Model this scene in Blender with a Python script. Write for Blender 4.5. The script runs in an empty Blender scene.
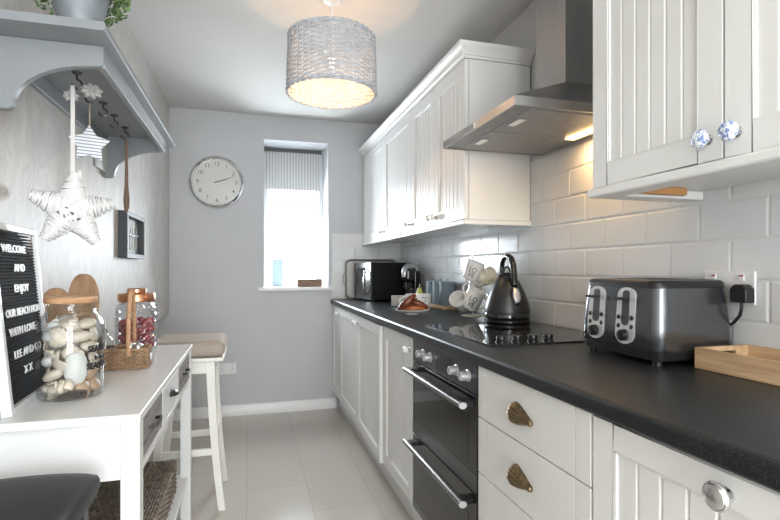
import bpy, math, random
from mathutils import Vector, Matrix
R = math.radians
PI = math.pi
rnd = random.Random(7)
scene = bpy.context.scene
col = scene.collection

# ------------------------------------------------------------------ room numbers
CAMH = 1.16
XL, XR, YB, YF, HC = -0.587, 1.27, 4.10, -1.9, 2.40
WT = 0.91                       # worktop top
TT = 0.82                       # console table top

# ------------------------------------------------------------------ mesh builder
class MB:
    def __init__(s):
        s.v = []; s.f = []
    def add(s, vs, fs, M=None):
        n = len(s.v)
        for p in vs:
            p = Vector(p)
            if M is not None: p = M @ p
            s.v.append(p)
        for f in fs: s.f.append(tuple(n + i for i in f))
        return s
    def box(s, x0, x1, y0, y1, z0, z1, M=None):
        if x0 > x1: x0, x1 = x1, x0
        if y0 > y1: y0, y1 = y1, y0
        if z0 > z1: z0, z1 = z1, z0
        vs = [(x0,y0,z0),(x1,y0,z0),(x1,y1,z0),(x0,y1,z0),(x0,y0,z1),(x1,y0,z1),(x1,y1,z1),(x0,y1,z1)]
        fs = [(0,3,2,1),(4,5,6,7),(0,1,5,4),(1,2,6,5),(2,3,7,6),(3,0,4,7)]
        return s.add(vs, fs, M)
    def tube(s, pts, r, n=8, closed=False, cap=True, M=None, flat=1.0):
        pts = [Vector(p) for p in pts]; m = len(pts)
        rr = r if isinstance(r, (list, tuple)) else [r] * m
        vs = []; prev = None
        for i, p in enumerate(pts):
            if closed: t = pts[(i+1) % m] - pts[i-1]
            else: t = pts[min(i+1, m-1)] - pts[max(i-1, 0)]
            t.normalize()
            if prev is None:
                a = Vector((0,0,1)) if abs(t.z) < .9 else Vector((1,0,0))
                nn = (a - t * a.dot(t)).normalized()
            else:
                nn = prev - t * prev.dot(t)
                if nn.length < 1e-6: nn = t.orthogonal()
                nn.normalize()
            prev = nn; b = t.cross(nn)
            for k in range(n):
                an = 2 * PI * k / n
                vs.append(p + nn * (math.cos(an) * rr[i]) + b * (math.sin(an) * rr[i] * flat))
        fs = []
        for i in range(m if closed else m - 1):
            for k in range(n):
                a = i*n+k; b_ = i*n+(k+1) % n; j = (i+1) % m
                fs.append((a, b_, j*n+(k+1) % n, j*n+k))
        if cap and not closed:
            fs.append(tuple(range(n))[::-1]); fs.append(tuple((m-1)*n+k for k in range(n)))
        return s.add(vs, fs, M)
    def cyl(s, p0, p1, r0, r1=None, n=24, M=None):
        r1 = r0 if r1 is None else r1
        return s.tube([p0, p1], [r0, r1], n=n, M=M)
    def lathe(s, prof, n=40, M=None, cap=False):
        vs = []; fs = []; m = len(prof)
        for (r, z) in prof:
            for k in range(n):
                a = 2*PI*k/n; vs.append((r*math.cos(a), r*math.sin(a), z))
        for i in range(m-1):
            for k in range(n):
                k2 = (k+1) % n
                fs.append((i*n+k, i*n+k2, (i+1)*n+k2, (i+1)*n+k))
        if cap:
            fs.append(tuple(range(n))[::-1]); fs.append(tuple((m-1)*n+k for k in range(n)))
        return s.add(vs, fs, M)
    def prism(s, poly, a, b, axis='x', M=None):
        """poly in the two remaining axes, extruded a..b on axis"""
        n = len(poly); vs = []
        for c in (a, b):
            for (u, w) in poly:
                vs.append({'x': (c,u,w), 'y': (u,c,w), 'z': (u,w,c)}[axis])
        fs = [tuple(range(n))[::-1], tuple(range(n, 2*n))]
        for i in range(n):
            j = (i+1) % n; fs.append((i, j, n+j, n+i))
        return s.add(vs, fs, M)
    def strip(s, pts_a, pts_b, M=None):
        n = len(pts_a)
        return s.add(list(pts_a)+list(pts_b), [(i, i+1, n+i+1, n+i) for i in range(n-1)], M)
    def grid(s, fn, nu, nv, M=None, closeu=False):
        vs = [fn(i/(nu if closeu else nu-1), j/(nv-1)) for j in range(nv) for i in range(nu)]
        fs = []
        for j in range(nv-1):
            for i in range(nu if closeu else nu-1):
                i2 = (i+1) % nu
                fs.append((j*nu+i, j*nu+i2, (j+1)*nu+i2, (j+1)*nu+i))
        return s.add(vs, fs, M)
    def sphere(s, c, r, n=16, m=10, sc=(1,1,1), M=None):
        c = Vector(c)
        prof = [(math.sin(PI*i/m), -math.cos(PI*i/m)) for i in range(m+1)]
        vs = []
        for (a, z) in prof:
            for k in range(n):
                t = 2*PI*k/n
                vs.append(c + Vector((a*math.cos(t)*r*sc[0], a*math.sin(t)*r*sc[1], z*r*sc[2])))
        fs = [(i*n+k, i*n+(k+1) % n, (i+1)*n+(k+1) % n, (i+1)*n+k) for i in range(m) for k in range(n)]
        return s.add(vs, fs, M)
    def mesh(s, name, mat, smooth=35):
        me = bpy.data.meshes.new(name)
        me.from_pydata([tuple(p) for p in s.v], [], s.f)
        import bmesh
        bm = bmesh.new(); bm.from_mesh(me)
        bmesh.ops.remove_doubles(bm, verts=bm.verts, dist=1e-6)
        bmesh.ops.recalc_face_normals(bm, faces=bm.faces)
        bm.to_mesh(me); bm.free()
        if smooth:
            me.shade_smooth(); me.set_sharp_from_angle(angle=R(smooth))
        if mat: me.materials.append(mat)
        me.update()
        return me

def link(name, me, parent=None, loc=None, rot=None):
    o = bpy.data.objects.new(name, me); col.objects.link(o)
    if parent is not None: o.parent = parent
    if loc: o.location = loc
    if rot: o.rotation_euler = rot
    return o
def part(name, mb, mat, parent, bevel=0, seg=2, smooth=35, label=None, sub=0):
    o = link(name, mb.mesh(name, mat, smooth), parent)
    if bevel:
        b = o.modifiers.new('bevel', 'BEVEL'); b.width = bevel; b.segments = seg; b.limit_method = 'ANGLE'; b.angle_limit = R(40)
        if smooth: b.harden_normals = True
    if sub:
        m = o.modifiers.new('sub', 'SUBSURF'); m.levels = sub; m.render_levels = sub
    if label: o['label'] = label
    return o
def tag(o, label, cat, group=None, kind=None):
    o['label'] = label; o['category'] = cat
    if group: o['group'] = group
    if kind: o['kind'] = kind
    return o
def thing(name, label, cat, loc=(0,0,0), rz=0, group=None, rot=None):
    o = link(name, None, None, loc, rot or (0,0,rz)); o.empty_display_size = .05
    return tag(o, label, cat, group)
def solo(name, mb, mat, label, cat, loc=(0,0,0), rot=(0,0,0), group=None, **k):
    o = part(name, mb, mat, None, **k); o.location = loc; o.rotation_euler = rot
    return tag(o, label, cat, group)
def struct(name, mb, mat, **k):
    o = part(name, mb, mat, None, **k); o['kind'] = 'structure'; return o
def copy_tree(o, parent=None):
    c = o.copy(); col.objects.link(c); c.parent = parent
    for ch in list(o.children): copy_tree(ch, c)
    return c
def text_mesh(txt, size, mat, depth=.0006, sx=1.0, align='CENTER', bend=None, space=1.0, bold=.004):
    cu = bpy.data.curves.new('t', 'FONT'); cu.body = txt; cu.size = size; cu.extrude = depth
    cu.align_x = align; cu.align_y = 'CENTER'; cu.space_character = space; cu.offset = size*bold
    cu.resolution_u = 3
    o = bpy.data.objects.new('t', cu); col.objects.link(o)
    bpy.context.view_layer.update()
    me = bpy.data.meshes.new_from_object(o)
    bpy.data.objects.remove(o)
    for v in me.vertices:
        v.co.x *= sx
        if bend:
            r, a0 = bend
            a = a0 + v.co.x / r
            x, y, z = v.co
            v.co = ((r+z)*math.cos(a), (r+z)*math.sin(a), y)
    me.materials.clear(); me.materials.append(mat)
    return me

# ------------------------------------------------------------------ materials
def nt(name):
    m = bpy.data.materials.new(name); m.use_nodes = True
    return m, m.node_tree.nodes, m.node_tree.links, m.node_tree.nodes['Principled BSDF']
def coords(N, L, scale=(1,1,1), rot=(0,0,0), kind='Object', loc=(0,0,0)):
    tc = N.new('ShaderNodeTexCoord'); mp = N.new('ShaderNodeMapping')
    mp.inputs['Scale'].default_value = scale; mp.inputs['Rotation'].default_value = rot
    mp.inputs['Location'].default_value = loc
    L.new(tc.outputs[kind], mp.inputs['Vector']); return mp.outputs['Vector']
def plain(name, c, rough=.5, metal=0, spec=.5, var=0, vscale=8, bump=0, bscale=60, coat=0, vs=(1,1,1), sub=0, aniso=0, detail=4):
    m, N, L, P = nt(name)
    P.inputs['Base Color'].default_value = (*c, 1); P.inputs['Roughness'].default_value = rough
    P.inputs['Metallic'].default_value = metal; P.inputs['Specular IOR Level'].default_value = spec
    P.inputs['Coat Weight'].default_value = coat
    if sub: P.inputs['Subsurface Weight'].default_value = sub; P.inputs['Subsurface Radius'].default_value = (.01,.006,.004)
    v = coords(N, L, vs)
    n = N.new('ShaderNodeTexNoise'); n.inputs['Scale'].default_value = vscale; n.inputs['Detail'].default_value = detail
    L.new(v, n.inputs['Vector'])
    r = N.new('ShaderNodeValToRGB')
    r.color_ramp.elements[0].position = .3; r.color_ramp.elements[1].position = .7
    r.color_ramp.elements[0].color = (*[max(0, x*(1-var)) for x in c], 1)
    r.color_ramp.elements[1].color = (*[min(1, x*(1+var)) for x in c], 1)
    L.new(n.outputs['Fac'], r.inputs['Fac']); L.new(r.outputs['Color'], P.inputs['Base Color'])
    if bump:
        b = N.new('ShaderNodeBump'); b.inputs['Strength'].default_value = bump; b.inputs['Distance'].default_value = .002
        n2 = N.new('ShaderNodeTexNoise'); n2.inputs['Scale'].default_value = bscale; n2.inputs['Detail'].default_value = 3
        L.new(v, n2.inputs['Vector']); L.new(n2.outputs['Fac'], b.inputs['Height']); L.new(b.outputs['Normal'], P.inputs['Normal'])
    return m
def wood(name, c1, c2, scale=(30,3,30), rough=.5):
    m, N, L, P = nt(name)
    v = coords(N, L, scale)
    n = N.new('ShaderNodeTexNoise'); n.inputs['Scale'].default_value = 1.5; n.inputs['Detail'].default_value = 6; n.inputs['Distortion'].default_value = .6
    L.new(v, n.inputs['Vector'])
    r = N.new('ShaderNodeValToRGB'); r.color_ramp.elements[0].position = .3; r.color_ramp.elements[1].position = .7
    r.color_ramp.elements[0].color = (*c1, 1); r.color_ramp.elements[1].color = (*c2, 1)
    L.new(n.outputs['Fac'], r.inputs['Fac']); L.new(r.outputs['Color'], P.inputs['Base Color'])
    P.inputs['Roughness'].default_value = rough
    return m
def glassy(name, tint=(1,1,1), ior=1.45, bump=0, base=.0):
    m, N, L, P = nt(name); N.remove(P)
    out = N['Material Output']
    t = N.new('ShaderNodeBsdfTransparent'); t.inputs['Color'].default_value = (*tint, 1)
    g = N.new('ShaderNodeBsdfGlossy'); g.inputs['Roughness'].default_value = .03
    f = N.new('ShaderNodeLayerWeight'); f.inputs['Blend'].default_value = .5
    mx = N.new('ShaderNodeMixShader')
    pw_ = N.new('ShaderNodeMath'); pw_.operation = 'POWER'; pw_.inputs[1].default_value = 4.5; L.new(f.outputs['Facing'], pw_.inputs[0])
    add = N.new('ShaderNodeMath'); add.operation = 'MULTIPLY_ADD'; add.inputs[1].default_value = .75; add.inputs[2].default_value = .035+base; add.use_clamp = True
    L.new(pw_.outputs[0], add.inputs[0])
    L.new(add.outputs[0], mx.inputs['Fac']); L.new(t.outputs[0], mx.inputs[1]); L.new(g.outputs[0], mx.inputs[2])
    L.new(mx.outputs[0], out.inputs['Surface'])
    if bump:
        tc = N.new('ShaderNodeTexCoord'); sp = N.new('ShaderNodeSeparateXYZ'); L.new(tc.outputs['Object'], sp.inputs[0])
        at = N.new('ShaderNodeMath'); at.operation = 'ARCTAN2'; L.new(sp.outputs['Y'], at.inputs[0]); L.new(sp.outputs['X'], at.inputs[1])
        def wave(sign):
            a = N.new('ShaderNodeMath'); a.operation = 'MULTIPLY'; a.inputs[1].default_value = 8; L.new(at.outputs[0], a.inputs[0])
            b = N.new('ShaderNodeMath'); b.operation = 'MULTIPLY'; b.inputs[1].default_value = 110*sign; L.new(sp.outputs['Z'], b.inputs[0])
            c = N.new('ShaderNodeMath'); c.operation = 'ADD'; L.new(a.outputs[0], c.inputs[0]); L.new(b.outputs[0], c.inputs[1])
            d = N.new('ShaderNodeMath'); d.operation = 'SINE'; L.new(c.outputs[0], d.inputs[0])
            e = N.new('ShaderNodeMath'); e.operation = 'ABSOLUTE'; L.new(d.outputs[0], e.inputs[0]); return e
        mn = N.new('ShaderNodeMath'); mn.operation = 'MINIMUM'
        L.new(wave(1).outputs[0], mn.inputs[0]); L.new(wave(-1).outputs[0], mn.inputs[1])
        bp = N.new('ShaderNodeBump'); bp.inputs['Strength'].default_value = bump; bp.inputs['Distance'].default_value = .004
        L.new(mn.outputs[0], bp.inputs['Height']); L.new(bp.outputs['Normal'], g.inputs['Normal']); L.new(bp.outputs['Normal'], f.inputs['Normal'])
    return m
def emit(name, c, s):
    m, N, L, P = nt(name)
    P.inputs['Emission Color'].default_value = (*c, 1); P.inputs['Emission Strength'].default_value = s
    P.inputs['Base Color'].default_value = (*c, 1)
    return m

M = {}
M['wall'] = plain('painted_wall', (.56,.565,.58), .75, var=.02, vscale=3, bump=.15, bscale=140)
M['ceiling'] = plain('ceiling_paint', (.60,.59,.565), .9, var=.02, vscale=2, bump=.1, bscale=60)
M['white_trim'] = plain('white_gloss_trim', (.80,.80,.80), .35, var=.01)
M['door_white'] = plain('cabinet_white', (.78,.775,.755), .33, var=.012, vscale=2)
M['table_white'] = plain('table_white_paint', (.74,.75,.75), .28, var=.015, vscale=5)
M['stool_white'] = plain('stool_cream_paint', (.80,.79,.74), .4, var=.015)
M['shelf_grey'] = plain('shelf_grey_paint', (.235,.25,.262), .42, var=.03, vscale=5)
M['tile'] = plain('white_glazed_tile', (.74,.75,.75), .13, var=.015, vscale=3, spec=.38, bump=.12, bscale=14)
M['grout'] = plain('grout', (.74,.74,.73), .8)
M['steel'] = plain('brushed_steel', (.45,.45,.45), .30, 1, var=.05, vscale=6, vs=(1,30,1))
M['handle_bar'] = plain('oven_handle', (.23,.22,.21), .3, 1)
M['steel_dark'] = plain('hood_steel', (.36,.355,.35), .34, 1, var=.06, vscale=3, vs=(20,20,1))
M['filter'] = plain('filter_steel', (.36,.36,.36), .55, .8, var=.08, vscale=40)
M['chrome'] = plain('chrome', (.75,.75,.76), .12, 1)
M['silver'] = plain('silver_plastic', (.62,.63,.64), .3, .6)
M['panel'] = plain('polished_panel', (.72,.72,.72), .25, .55)
M['knob_metal'] = plain('satin_knob', (.62,.62,.62), .25, 1)
M['bronze'] = plain('aged_bronze', (.20,.145,.085), .38, .85, var=.45, vscale=90, bump=.3, bscale=120)
M['copper'] = plain('copper_lid', (.62,.30,.18), .25, 1, var=.1)
M['black_glass'] = plain('black_glass', (.008,.008,.009), .04, spec=.6)
M['oven_glass'] = plain('oven_glass', (.012,.012,.012), .07, spec=.6)
M['oven_panel'] = plain('oven_panel_dark', (.045,.048,.05), .28, .5)
M['oven_band'] = plain('oven_band', (.11,.11,.11), .3, .7)
M['black_plastic'] = plain('black_plastic', (.012,.012,.013), .35)
M['casing'] = plain('microwave_casing', (.008,.008,.009), .6, spec=.25)
M['black_gloss'] = plain('black_gloss', (.01,.011,.012), .12, coat=.5)
M['kettle'] = plain('kettle_graphite', (.06,.062,.064), .33, .7, var=.05)
M['toaster'] = plain('toaster_graphite', (.15,.155,.165), .22, .85, var=.05, vscale=3)
M['leather'] = plain('black_leather', (.012,.015,.015), .55, var=.1, bump=.15, bscale=300)
M['ceramic'] = plain('white_ceramic', (.82,.82,.80), .12, spec=.6)
M['cream_ceramic'] = plain('cream_ceramic', (.76,.72,.60), .2)
M['ink'] = plain('black_ink', (.015,.015,.018), .5)
M['blue_ink'] = plain('blue_ink', (.16,.22,.42), .3)
M['felt'] = plain('black_felt', (.02,.023,.028), .9)
M['letter'] = plain('white_letter', (.85,.86,.86), .4)
M['silver_frame'] = plain('white_frame', (.72,.74,.76), .3, var=.02)
M['lampshade'] = plain('grey_willow', (.53,.55,.585), .7, var=.12, vscale=30)
M['wicker'] = plain('brown_wicker', (.34,.22,.13), .7, var=.35, vscale=40)
M['dark_wicker'] = plain('grey_brown_wicker', (.20,.165,.13), .75, var=.5, vscale=25)
M['cane'] = wood('cane', (.38,.20,.10), (.56,.34,.19), (40,40,40))
M['white_wicker'] = plain('white_willow', (.66,.66,.66), .5, var=.03, vscale=30)
M['galv'] = plain('galvanised', (.26,.285,.31), .6, .25, var=.25, vscale=14)
M['leaf'] = plain('leaf', (.12,.20,.07), .5, var=.5, vscale=30)
M['red'] = plain('red_berry', (.42,.03,.04), .35, var=.3, vscale=30)
M['cork'] = wood('cork_wood', (.42,.22,.11), (.62,.37,.21), (20,20,60))
M['board'] = wood('chopping_board', (.36,.21,.12), (.52,.34,.21), (25,25,5))
M['tray_wood'] = wood('tray_wood', (.44,.27,.14), (.68,.48,.29), (20,4,50), .5)
M['batten'] = wood('batten_wood', (.42,.20,.07), (.55,.28,.11), (4,30,30))
M['drift'] = wood('brown_wood', (.11,.06,.04), (.20,.11,.07), (40,40,6))
M['box_wood'] = wood('box_wood', (.11,.06,.03), (.22,.12,.07), (6,30,30))
M['greywash'] = wood('grey_washed_wood', (.17,.155,.145), (.33,.305,.29), (6,5,70), .7)
M['ribbon'] = plain('white_ribbon', (.60,.58,.56), .8)
M['flower'] = plain('grey_fabric_flower', (.40,.385,.37), .8, var=.1, vscale=30)
M['string'] = plain('jute_string', (.40,.33,.24), .9)
M['iron'] = plain('dark_hook', (.12,.115,.11), .35, .9)
M['cushion'] = plain('taupe_cushion', (.40,.345,.295), .9, var=.05, bump=.3, bscale=400)
M['canister'] = plain('blue_canister', (.22,.29,.34), .55, var=.03)
M['frame_dark'] = plain('charcoal_frame', (.045,.05,.058), .5)
M['sepia'] = plain('pale_print', (.40,.41,.38), .6, var=.35, vscale=30)
M['plaque'] = plain('pale_plaque', (.62,.65,.60), .4)
M['upvc'] = plain('window_frame_white', (.62,.64,.65), .35)
M['case_blue'] = plain('dusty_blue_case', (.27,.35,.41), .5)
M['bluewhite'] = plain('pale_blue_case', (.50,.60,.68), .5)
M['sausage'] = plain('glazed_pastry', (.13,.032,.012), .25, var=.5, vscale=25, spec=.5)
M['pastry'] = plain('golden_pastry', (.30,.095,.022), .3, var=.4, vscale=30)
M['pear'] = plain('pear', (.45,.47,.10), .4, var=.2, vscale=20)
M['traymetal'] = plain('grey_tin_tray', (.42,.40,.375), .4, .3, var=.05)
M['shell_a'] = plain('cream_shell', (.68,.60,.50), .45, var=.12, vscale=40)
M['shell_b'] = plain('sandy_shell', (.54,.37,.25), .45, var=.2, vscale=50)
M['shell_c'] = plain('white_shell', (.66,.66,.64), .4, var=.05, vscale=20)
M['microwave_front'] = plain('microwave_door', (.13,.135,.135), .18, .6)
M['pottery'] = plain('black_pot', (.03,.03,.03), .5)
M['glass'] = glassy('clear_glass', (.955,.965,.965), 1.45)
M['glass_cut'] = glassy('diamond_cut_glass', (.93,.94,.95), 1.5, bump=1.0, base=.05)
M['pane'] = glassy('window_glass', (.97,.99,1), 1.45)
M['clockglass'] = glassy('clock_glass', (1,1,1), 1.45, base=.04)
M['clockface'] = plain('clock_face', (.70,.70,.66), .4)
M['numeral'] = plain('numeral_grey', (.14,.14,.12), .6)
M['hood_lens'] = emit('hood_lamp', (1,.62,.25), 6)
M['bulb'] = emit('bulb', (1,.75,.48), 60)
M['red_led'] = emit('hob_led', (1,.03,.02), 1.0)

# mottled plaster-look wallpaper
def mat_paper():
    m, N, L, P = nt('mottled_wallpaper')
    v = coords(N, L, (1, 2.0, 1.0))
    n1 = N.new('ShaderNodeTexNoise'); n1.inputs['Scale'].default_value = 5; n1.inputs['Detail'].default_value = 9; n1.inputs['Roughness'].default_value = .62; n1.inputs['Distortion'].default_value = 1.8
    L.new(v, n1.inputs['Vector'])
    v2 = coords(N, L, (1, 20, 1.2))
    n2 = N.new('ShaderNodeTexNoise'); n2.inputs['Scale'].default_value = 5; n2.inputs['Detail'].default_value = 5
    L.new(v2, n2.inputs['Vector'])
    r = N.new('ShaderNodeValToRGB'); e = r.color_ramp.elements
    e[0].position = .32; e[0].color = (.42,.405,.38,1); e[1].position = .66; e[1].color = (.54,.52,.49,1)
    x = e.new(.49); x.color = (.50,.48,.455,1); x = e.new(.505); x.color = (.40,.385,.36,1); x = e.new(.52); x.color = (.51,.49,.465,1)
    L.new(n1.outputs['Fac'], r.inputs['Fac'])
    mx = N.new('ShaderNodeMix'); mx.data_type = 'RGBA'; mx.blend_type = 'OVERLAY'; mx.inputs['Factor'].default_value = .12
    L.new(r.outputs['Color'], mx.inputs['A']); L.new(n2.outputs['Fac'], mx.inputs['B'])
    L.new(mx.outputs['Result'], P.inputs['Base Color'])
    P.inputs['Roughness'].default_value = .5
    b = N.new('ShaderNodeBump'); b.inputs['Strength'].default_value = .25; b.inputs['Distance'].default_value = .002
    L.new(n1.outputs['Fac'], b.inputs['Height']); L.new(b.outputs['Normal'], P.inputs['Normal'])
    return m
M['paper'] = mat_paper()
def mat_floor():
    m, N, L, P = nt('porcelain_floor_tile')
    v = coords(N, L, (1,1,1), (0,0,R(90)), loc=(-.10, 0.012, 0))
    b = N.new('ShaderNodeTexBrick'); b.offset = .5
    b.inputs['Scale'].default_value = 1; b.inputs['Brick Width'].default_value = .62; b.inputs['Row Height'].default_value = .31
    b.inputs['Mortar Size'].default_value = .0022; b.inputs['Mortar Smooth'].default_value = .2
    b.inputs['Color1'].default_value = (.53,.495,.445,1); b.inputs['Color2'].default_value = (.55,.515,.465,1); b.inputs['Mortar'].default_value = (.44,.41,.37,1)
    L.new(v, b.inputs['Vector']); L.new(b.outputs['Color'], P.inputs['Base Color'])
    P.inputs['Roughness'].default_value = .13
    P.inputs['Specular IOR Level'].default_value = .55
    bp = N.new('ShaderNodeBump'); bp.invert = True; bp.inputs['Strength'].default_value = .4; bp.inputs['Distance'].default_value = .001
    L.new(b.outputs['Fac'], bp.inputs['Height']); L.new(bp.outputs['Normal'], P.inputs['Normal'])
    return m
M['floor'] = mat_floor()
def mat_worktop():
    m, N, L, P = nt('black_speckled_worktop')
    v = coords(N, L)
    n = N.new('ShaderNodeTexNoise'); n.inputs['Scale'].default_value = 420; n.inputs['Detail'].default_value = 2; L.new(v, n.inputs['Vector'])
    r = N.new('ShaderNodeValToRGB'); e = r.color_ramp.elements
    e[0].position = .52; e[0].color = (.010,.011,.012,1); e[1].position = .76; e[1].color = (.06,.065,.068,1)
    L.new(n.outputs['Fac'], r.inputs['Fac']); L.new(r.outputs['Color'], P.inputs['Base Color'])
    P.inputs['Roughness'].default_value = .36
    P.inputs['Specular IOR Level'].default_value = .32
    b = N.new('ShaderNodeBump'); b.inputs['Strength'].default_value = .35; b.inputs['Distance'].default_value = .0006
    L.new(n.outputs['Fac'], b.inputs['Height']); L.new(b.outputs['Normal'], P.inputs['Normal'])
    return m
M['worktop'] = mat_worktop()
def mat_stripe(name, axis, freq, c1, c2, trans=0, duty=.5):
    m, N, L, P = nt(name)
    tc = N.new('ShaderNodeTexCoord'); sp = N.new('ShaderNodeSeparateXYZ'); L.new(tc.outputs['Object'], sp.inputs[0])
    a = N.new('ShaderNodeMath'); a.operation = 'MULTIPLY'; a.inputs[1].default_value = freq; L.new(sp.outputs[axis], a.inputs[0])
    f = N.new('ShaderNodeMath'); f.operation = 'FRACT'; L.new(a.outputs[0], f.inputs[0])
    g = N.new('ShaderNodeMath'); g.operation = 'GREATER_THAN'; g.inputs[1].default_value = duty; L.new(f.outputs[0], g.inputs[0])
    mx = N.new('ShaderNodeMix'); mx.data_type = 'RGBA'; mx.inputs['A'].default_value = (*c1,1); mx.inputs['B'].default_value = (*c2,1)
    L.new(g.outputs[0], mx.inputs['Factor']); L.new(mx.outputs['Result'], P.inputs['Base Color'])
    P.inputs['Roughness'].default_value = .8
    if trans:
        out = N['Material Output']; t = N.new('ShaderNodeBsdfTranslucent'); L.new(mx.outputs['Result'], t.inputs['Color'])
        ms = N.new('ShaderNodeMixShader'); ms.inputs['Fac'].default_value = trans
        L.new(P.outputs[0], ms.inputs[1]); L.new(t.outputs[0], ms.inputs[2]); L.new(ms.outputs[0], out.inputs['Surface'])
    return m
M['blind'] = mat_stripe('striped_blind', 'X', 40, (.62,.62,.60), (.42,.42,.42), .12, .55)
M['star_stripe'] = mat_stripe('striped_star', 'Z', 100, (.80,.81,.83), (.25,.29,.38), 0, .68)
# blue and white knob
def mat_deco():
    m, N, L, P = nt('blue_white_ceramic')
    v = coords(N, L, (1,1,1)); n = N.new('ShaderNodeTexNoise'); n.inputs['Scale'].default_value = 150; n.inputs['Detail'].default_value = 1
    n.inputs['Distortion'].default_value = 1.0
    L.new(v, n.inputs['Vector']); r = N.new('ShaderNodeValToRGB'); e = r.color_ramp.elements
    e[0].position = .50; e[0].color = (.80,.82,.84,1); e[1].position = .56; e[1].color = (.18,.25,.50,1)
    L.new(n.outputs['Fac'], r.inputs['Fac']); L.new(r.outputs['Color'], P.inputs['Base Color']); P.inputs['Roughness'].default_value = .12
    return m
M['deco'] = mat_deco()

# ================================================================== THE ROOM
b = MB(); b.box(-1.0, 1.6, YF, 4.6, -.1, 0); struct('floor', b, M['floor'])
b = MB(); b.box(-1.0, 1.6, YF, 4.6, HC, HC+.1); struct('ceiling', b, M['ceiling'])
# left wall: papered; beyond the table its lower part is set back under an edge
b = MB(); b.box(XL-.25, XL, YF, 2.55, 0, .82); b.box(XL-.25, XL, YF, YB, .82, HC); b.box(XL-.40, XL-.25, YF, YB, 0, HC)
struct('wall_left', b, M['paper'])
b = MB(); b.box(XR, XR+.2, YF, YB+.5, 0, HC); struct('wall_right', b, M['wall'])
# back wall with window opening
wx0, wx1, wz0, wz1 = .116, .633, 1.007, 2.205
b = MB()
b.box(XL-.4, wx0, YB, YB+.42, 0, HC); b.box(wx1, XR, YB, YB+.42, 0, HC)
b.box(wx0, wx1, YB, YB+.42, 0, wz0); b.box(wx0, wx1, YB, YB+.42, wz1, HC)
struct('wall_back', b, M['wall'])
# unseen wall behind the camera; its glazed opening is added to let light in
b = MB()
b.box(-1.0, -.45, YF-.2, YF, 0, HC); b.box(1.15, 1.47, YF-.2, YF, 0, HC); b.box(-.45, 1.15, YF-.2, YF, 2.15, HC)
struct('wall_front', b, M['wall'])
fr = MB()
for (x0, x1) in ((-.45,.35), (.35,1.15)):
    fr.box(x0, x0+.07, YF-.13, YF-.07, .0, 2.15); fr.box(x1-.07, x1, YF-.13, YF-.07, 0, 2.15)
    fr.box(x0+.07, x1-.07, YF-.13, YF-.07, 0, .08); fr.box(x0+.07, x1-.07, YF-.13, YF-.07, 2.08, 2.15)
d1 = struct('added_door_1', fr, M['white_trim'])
g = MB(); g.box(-.38, .28, YF-.105, YF-.095, .08, 2.08); g.box(.42, 1.08, YF-.105, YF-.095, .08, 2.08)
part('glass_pane', g, M['pane'], d1)
# skirting
b = MB(); b.prism([(YB-.016,0),(YB,0),(YB,.085),(YB-.008,.085),(YB-.016,.072)], XL-.25, .70, 'x')
struct('baseboard_back', b, M['white_trim'])
b = MB(); b.prism([(XL-.25,0),(XL-.234,0),(XL-.234,.072),(XL-.242,.085),(XL-.25,.085)], 2.55, YB-.016, 'y')
struct('baseboard_left', b, M['white_trim'])

# splashback: bevelled brick tiles on the right and back walls
b = MB()
TP, TH = .2015, .109
def tile(b, u0, u1, z0, z1, wall):
    g_, d, bv = .0012, .0055, .006
    if u1-u0 < .03 or z1-z0 < .03: bv = .004
    u0 += g_; u1 -= g_; z0 += g_; z1 -= g_
    o = [(u0,z0),(u1,z0),(u1,z1),(u0,z1)]; i = [(u0+bv,z0+bv),(u1-bv,z0+bv),(u1-bv,z1-bv),(u0+bv,z1-bv)]
    if wall == 'R':
        vs = [(XR-.0005,u,z) for u,z in o] + [(XR-.003,u,z) for u,z in o] + [(XR-d,u,z) for u,z in i]
    else:
        vs = [(u,YB-.0005,z) for u,z in o] + [(u,YB-.003,z) for u,z in o] + [(u,YB-d,z) for u,z in i]
    fs = []
    for k in range(4):
        j = (k+1) % 4; fs += [(k,j,4+j,4+k), (4+k,4+j,8+j,8+k)]
    fs.append((8,9,10,11)); b.add(vs, fs)
zrow = [.912 + TH*k for k in range(0, 7)]
for k, z in enumerate(zrow):
    z0 = max(z, WT); z1 = min(z+TH, 1.66)
    if z1 - z0 < .01: continue
    off = 1.243 if k % 2 == 0 else 1.14
    y = off - TP*12
    while y < YB:
        y0 = max(y, -.6); y1 = min(y+TP, YB-.008)
        if y1 - y0 > .015: tile(b, y0, y1, z0, z1, 'R')
        y += TP
    if z < 1.34:
        x = XR - TP*4 + (0 if k % 2 else TP/2)
        while x < XR:
            x0 = max(x, .665); x1 = min(x+TP, XR-.008)
            if x1-x0 > .015: tile(b, x0, x1, z0, min(z1, 1.457), 'B')
            x += TP
gr = MB(); gr.box(XR-.0025, XR, -.6, YB, WT, 1.66); gr.box(.665, XR, YB-.0025, YB, WT, 1.457)
struct('trim_1', b, M['tile'], smooth=0)
struct('trim_2', gr, M['grout'], smooth=0)

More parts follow.
